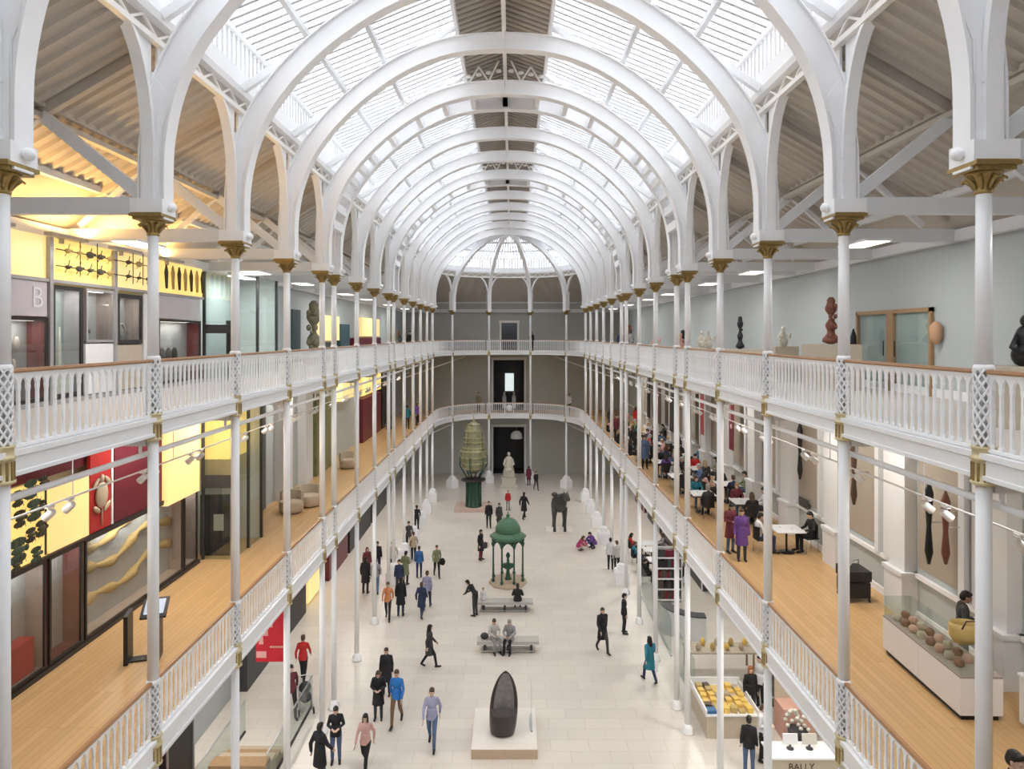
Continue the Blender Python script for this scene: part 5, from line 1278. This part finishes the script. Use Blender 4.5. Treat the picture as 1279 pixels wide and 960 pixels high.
HALL = [   # photo foot point, heading (0 faces the camera), pose, label, top, legs, hair, hair colour, coat, height
 (420, 952, 10, 'hold', 'person in a black jacket with dark hair walking at the lower edge of the hall', 'black', 'denim', 'short', HAIRD, 0, 1.0),
 (400, 978, 150, 'walk', 'person in a black coat partly cut off by the lower edge', 'black', 'charcoal', 'short', HAIRD, 1, 1.0),
 (457, 962, -8, 'walk', 'woman with long dark hair, pink top and black leggings', 'pink', 'black', 'long', HAIRD, 0, .97),
 (473, 898, 5, 'hold', 'person in a dark coat holding pale papers beside the blue jacket', 'black', 'charcoal', 'long', HAIRB, 1, .96),
 (496, 904, -5, 'stride', 'person in a bright blue jacket and brown trousers', 'bright blue', 'brown', 'short', HAIRB, 0, 1.04),
 (483, 868, 0, 'stand', 'person in black with a pale shirt front walking behind the blue jacket', 'black', 'black', 'short', HAIRB, 1, .98),
 (540, 932, 0, 'walk', 'person in a lilac top and blue jeans walking alone towards the camera', 'lilac', 'denim', 'short', HAIRB, 0, 1.06),
 (537, 833, 100, 'stride', 'person in a long dark green black coat standing alone in the open floor', 'charcoal', 'black', 'long', HAIRD, 1, .95),
 (527, 771, 170, 'walk', 'person in navy at the left of a couple seen from behind', 'navy', 'navy', 'short', HAIRB, 1, .93),
 (534, 760, 175, 'stride', 'person in a lilac shirt and dark trousers beside the navy coat', 'lilac', 'navy', 'short', HAIRB, 0, 1.03),
 (485, 773, 5, 'walk', 'person in an orange and pink top near the columns', 'orange', 'black', 'short', HAIRB, 0, .97),
 (501, 769, 178, 'stand', 'person in a long black coat and navy trousers near the columns', 'black', 'navy', 'short', HAIRD, 1, 1.02),
 (524, 721, 182, 'stand', 'person in a blue shirt seen from behind, arms at the sides', 'blue', 'navy', 'short', HAIRB, 0, .96),
 (546, 720, 15, 'walk', 'person in an olive top carrying a dark bag', 'olive', 'black', 'short', HAIRB, 0, .97),
 (379, 851, 185, 'walk', 'person in a bright red jumper and black trousers behind the first columns', 'red', 'black', 'short', HAIRB, 0, 1.0),
 (364, 894, 30, 'walk', 'person in dark clothes pushing a pushchair by the glass balustrade', 'maroon', 'black', 'short', HAIRD, 0, 1.0),
 (753, 814, 20, 'walk', 'person in a black coat with a red trim walking on the open floor', 'black', 'charcoal', 'short', HAIRB, 1, 1.04),
 (780, 791, 90, 'stand', 'slim person in black standing sideways near the café side columns', 'black', 'black', 'short', HAIRD, 0, 1.0),
 (812, 852, 200, 'walk', 'person with long dark hair in a teal blue coat carrying a white bag', 'teal', 'navy', 'long', HAIRD, 1, .98),
 (936, 968, 160, 'stand', 'person in a black jacket standing before the goods stall at the lower edge', 'black', 'denim', 'short', HAIRD, 0, 1.0),
 (952, 950, 60, 'hold', 'person in white with a dark apron beside the goods stall', 'white', 'black', 'short', HAIRB, 0, 1.0),
 (938, 896, 0, 'stand', 'person with red hair and a dark top behind the goods stall', 'black', 'charcoal', 'long', HAIRR, 0, 1.0),
 (950, 884, -60, 'stand', 'person in a white shirt behind the red haired one', 'white', 'black', 'short', HAIRD, 0, 1.05),
 (594, 769, 240, 'lean', 'person in black leaning over a small child at the bench', 'black', 'charcoal', 'short', HAIRD, 0, 1.0),
 (604, 762, 0, 'stand', 'small child in white standing at the bench end', 'white', 'pale grey', 'short', HAIRF, 0, .62),
 (601, 699, 60, 'stand', 'person in black with a shoulder bag near the fountain canopy', 'black', 'maroon', 'short', HAIRD, 1, 1.0),
 (611, 659, 0, 'stand', 'person in slim black clothes between the lens and the fountain canopy', 'black', 'black', 'short', HAIRB, 0, 1.03),
 (624, 660, 30, 'stand', 'person in a dark coat just behind the green dome', 'charcoal', 'black', 'short', HAIRB, 1, .98),
 (635, 637, 0, 'stand', 'child in a red top in front of the white statue', 'red', 'grey', 'short', HAIRF, 0, .85),
 (655, 648, 150, 'walk', 'person in a long black coat walking right of the white statue', 'black', 'black', 'short', HAIRD, 1, 1.08),
 (670, 612, 20, 'walk', 'small dark clothed person by the end column', 'black', 'charcoal', 'short', HAIRD, 0, .9),
 (661, 606, 200, 'stand', 'person in a maroon coat near the portal', 'maroon', 'black', 'short', HAIRD, 1, .95),
 (725, 687, 60, 'crouch', 'crouching child in a magenta coat beside the animal sculpture plinth', 'magenta', 'pink', 'long', HAIRB, 1, .95),
 (741, 684, -60, 'crouch', 'crouching child in a purple coat facing the magenta one', 'purple', 'navy', 'short', HAIRD, 1, 1.05),
 (763, 711, 170, 'stand', 'person in a white shirt and black trousers by the café side columns', 'white', 'black', 'short', HAIRD, 0, 1.0),
 (771, 714, 200, 'stand', 'person in a pale grey top and black trousers next to the white shirt', 'pale grey', 'black', 'short', HAIRB, 0, .98),
 (457, 741, 170, 'stand', 'person in a long black coat among the crowd by the shopfronts', 'black', 'black', 'short', HAIRD, 1, 1.05),
 (459, 722, 30, 'stand', 'person in a maroon scarf and dark coat in the crowd by the shopfronts', 'maroon', 'black', 'long', HAIRB, 1, .95),
 (470, 741, 190, 'walk', 'person in a grey top in the crowd between the columns', 'grey', 'denim', 'short', HAIRB, 0, 1.0),
 (499, 742, 0, 'stand', 'person in a navy jacket in the crowd between the columns', 'navy', 'charcoal', 'short', HAIRD, 0, 1.0),
 (507, 730, 160, 'hold', 'person in an olive green coat in the crowd near the columns', 'olive', 'black', 'short', HAIRD, 1, 1.0),
 (491, 716, 0, 'walk', 'person in a pale grey jacket further back in the crowd', 'pale grey', 'black', 'short', HAIRB, 0, 1.0),
 (472, 716, 20, 'stand', 'person in black further back behind the columns', 'black', 'navy', 'short', HAIRD, 0, 1.0),
 (511, 687, 15, 'walk', 'person in a dark jacket walking along the columns', 'charcoal', 'black', 'short', HAIRD, 0, 1.0),
 (521, 663, 190, 'walk', 'person in black walking farther along the columns', 'black', 'black', 'short', HAIRD, 0, .98),
 (517, 700, 185, 'walk', 'person in a tan jacket beside the columns', 'tan', 'black', 'short', HAIRB, 0, .95),
]
for (px, py, a, kd, lab, top, legs, hr, hm, ct, sc) in HALL:
    x, y = at(px, py); person(x, y, 0, a * D2, kd, lab, top, legs, hr, hm, bool(ct), s=sc)
x, y = at(604, 0 + 701); rucksack(x + .12, y - .1, .95, .4, 'charcoal', 'dark shoulder bag of the person near the fountain canopy')
x, y = at(549, 720); rucksack(x + .18, y, .8, 0, 'black', 'dark bag carried by the person in olive')
x, y = at(818, 852); r = thing('carrier_bag', 'white carrier bag held by the person in teal', 'bag', (x + .0, y, .42)); MB().b2(-.13, -.05, 0, .13, .05, .32).tube([(-.07, 0, .32), (-.05, 0, .44), (.05, 0, .44), (.07, 0, .32)], .006, 4).build('bag', WHITEM, r)
# seated on the benches
sitz = -.005
person(B1[0] - .55, B1[1] + .02, sitz, 20 * D2, 'sit', 'seated person in a pale grey top on the nearer bench, bag beside', 'pale grey', 'grey', 'short', HAIRB)
person(B1[0] + .05, B1[1] - .05, sitz, -15 * D2, 'sit', 'seated person in a grey coat with black trousers on the nearer bench', 'grey', 'black', 'short', HAIRG, True)
person(B2[0] + .60, B2[1] + .02, sitz, 180 * D2, 'sit', 'person in a black coat seated on the bench before the fountain, back to the camera', 'black', 'black', 'short', HAIRD, True)
o = MB().ell((0, 0, .12), (.17, .12, .13)).build('shoulder_bag', CL['charcoal'], None, (B1[0] - .95, B1[1], .475)); tag(o, 'dark bag resting on the nearer bench', 'bag')
# pushchair
x, y = at(373, 893); r = thing('pushchair', 'dark pushchair beside the person at the glass balustrade', 'pushchair', (x + .15, y + .3, 0), .4)
MB().tube([(-.2, -.3, .12), (-.2, .3, .85), (-.2, .45, 1.0), (.2, .45, 1.0), (.2, .3, .85), (.2, -.3, .12)], .018, 6).build('frame', STEEL, r)
MB().ell((0, -.02, .48), (.2, .3, .16)).ell((0, .15, .72), (.2, .15, .2)).build('seat', CL['charcoal'], r)
for sx in (1, -1):
    for yy in (-.3, .32): MB().lathe([(.03, -.02), (.11, -.02), (.11, .02), (.03, .02)], 14).build('wheel', BLACK, r); q = bpy.data.objects['wheel'] if False else r.children[-1]; q.rotation_euler = (0, math.pi / 2, 0); q.location = (sx * .24, yy, .11)
# ---------------------------------------------------------------- café on the middle gallery
NUM = ['near', 'second', 'third', 'fourth', 'fifth', 'sixth', 'seventh', 'eighth', 'ninth', 'tenth', 'eleventh', 'twelfth', 'thirteenth']
tops = ['black', 'maroon', 'white', 'charcoal', 'teal', 'navy', 'black', 'olive', 'pink', 'black', 'grey', 'denim', 'charcoal', 'red', 'khaki', 'black', 'purple']
rn = random.Random(21); ci = 0
TABS = [(8.72, 21.7, 2), (8.6, 25.3, 3), (7.4, 26.6, 2), (8.9, 28.3, 4), (7.35, 29.9, 3), (8.7, 31.6, 4), (7.3, 33.2, 3), (8.8, 35.0, 4), (7.3, 37.0, 4), (8.7, 38.9, 4), (7.3, 41.0, 4), (8.8, 43.2, 4), (7.4, 45.8, 4)]
for ti, (tx, ty, n) in enumerate(TABS):
    nm = NUM[ti] + ' café table'
    table(tx, ty, Z1, 'white topped square café table on a black pedestal, %s counted from the food counter' % NUM[ti])
    spots = [(0, -.78, 180), (0, .78, 0), (.80, 0, -90), (-.80, 0, 90)]
    if n == 2: spots = [(-.80, -.05, 90), (.76, .1, -80)] if ti == 0 else [(0, -.78, 180), (0, .78, 0)]
    for k, (dx, dy, a) in enumerate(spots[:n]):
        if ti and tx + dx > XR - .75: dx = .7
        ca = a * D2                      # sitter faces the table
        chair(tx + dx, ty + dy, Z1, ca, 'black café chair with a curved back at the %s, %s seat' % (nm, ORD[k]))
        if ti == 0: top, legs = (('white', 'navy'), ('black', 'black'))[k]
        else: top = tops[ci % len(tops)]; legs = ('black', 'denim', 'charcoal')[ci % 3]; ci += 1
        hm = (HAIRD, HAIRB, HAIRD, HAIRF, HAIRG)[(ci + k) % 5] if ti else HAIRD
        person(tx + dx - .09 * 0, ty + dy, Z1 - .035 + .03, ca, 'sit', 'seated customer in %s on the %s chair of the %s' % (top, ORD[k], nm), top, legs, ('short', 'long')[ci % 2], hm, False)
    for q in range(2):
        o = MB().lathe([(.025, 0), (.04, .01), (.042, .08), (.036, .08)], 10).build('cup', WHITEM, None, (tx - .15 + .3 * q, ty + .1 * (-1) ** q, Z1 + .751)); tag(o, 'white cup on the %s' % nm, 'cup', 'cups on the café tables %d' % ti)
STAND = [(913, 690, 20, 'hold', 'person in a maroon coat standing by the railing of the café gallery', 'maroon', 'denim', 'short', HAIRD, 1, .92), (927, 700, -10, 'stand', 'person in a purple and brown coat beside the maroon one on the café gallery', 'purple', 'charcoal', 'short', HAIRB, 1, .92)]
for (px, py, a, kd, lab, top, legs, hr, hm, ct, sc) in STAND:
    x, y = at(px, py, Z1); person(x, y, Z1, a * D2, kd, lab, top, legs, hr, hm, bool(ct), s=sc)
person(9.14, 13.85, Z1, 70 * D2, 'hold', 'dark haired person in a dark grey shirt serving behind the food counter', 'charcoal', 'grey', 'short', HAIRD, skin=SKIND)
person(6.25, 8.5, Z1, 20 * D2, 'stand', 'dark haired person in black partly cut off at the lower corner of the café gallery', 'black', 'black', 'short', HAIRD)
# standing and seated people of the far café gallery, ground floor café and top gallery
k = 0
for (x, y, z, a, kd, w_) in [(7.0, 48.6, Z1, 20, 'stand', 'far end of the café gallery'), (8.0, 47.6, Z1, 200, 'walk', 'far end of the café gallery'), (8.9, 49.2, Z1, 120, 'stand', 'far end of the café gallery'), (6.8, 44.4, Z1, 10, 'stand', 'railing of the café gallery'), (6.9, 39.0, Z1, 190, 'walk', 'railing of the café gallery'), (6.85, 35.2, Z1, 0, 'stand', 'railing of the café gallery'),
        (-7.2, 52.0, Z1, 60, 'stand', 'far end of the display gallery'), (-7.7, 50.2, Z1, 190, 'walk', 'far end of the display gallery'), (-8.3, 46.0, Z1, 10, 'walk', 'display gallery floor'), (-3.0, 61.3, Z1, 0, 'stand', 'rounded middle gallery end'), (5.0, 60.2, Z1, -20, 'stand', 'rounded middle gallery end'),
        (-7.6, 44.0, Z2, 30, 'stand', 'top gallery, display-case side'), (-7.8, 46.8, Z2, 200, 'walk', 'top gallery, display-case side'), (-7.4, 49.5, Z2, 0, 'stand', 'top gallery, display-case side'), (7.4, 46.5, Z2, 10, 'stand', 'top gallery, café side'), (7.2, 41.5, Z2, 180, 'walk', 'top gallery, café side'), (1.75, 61.0, Z2, 0, 'stand', 'rounded top gallery end')]:
    top = tops[(k * 5 + 3) % len(tops)]; k += 1
    person(x, y, z, a * D2, kd, 'person in %s %s at the %s, %s far away one' % (top, 'walking' if kd == 'walk' else 'standing', w_, ORD[k - 1]), top, 'black', ('short', 'long')[k % 2], (HAIRD, HAIRB)[k % 2], k % 3 == 0)
gt = ['black', 'charcoal', 'maroon', 'navy', 'black', 'brown', 'teal', 'charcoal', 'black', 'red', 'black', 'grey']
for i in range(12):
    x = 6.9 + .85 * (i % 3) + .1 * (i % 2); y = 35.2 + 1.45 * (i // 3) + .25 * (i % 2)
    if i % 3 == 1: table(x, y + .05, 0, 'white café table on the ground floor, %s row from the camera' % ORD[i // 3]); continue
    a = 90 if i % 3 == 0 else -90
    chair(x, y, 0, a * D2, 'black chair at the ground floor café table, %s row, %s side' % (ORD[i // 3], ('hall', '', 'wall')[i % 3]))
    person(x, y, 0, a * D2, 'sit', 'seated ground floor customer in %s, %s row, %s side' % (gt[i], ORD[i // 3], ('hall', '', 'wall')[i % 3]), gt[i], 'black', ('short', 'long')[i % 2], (HAIRD, HAIRB)[(i // 2) % 2])
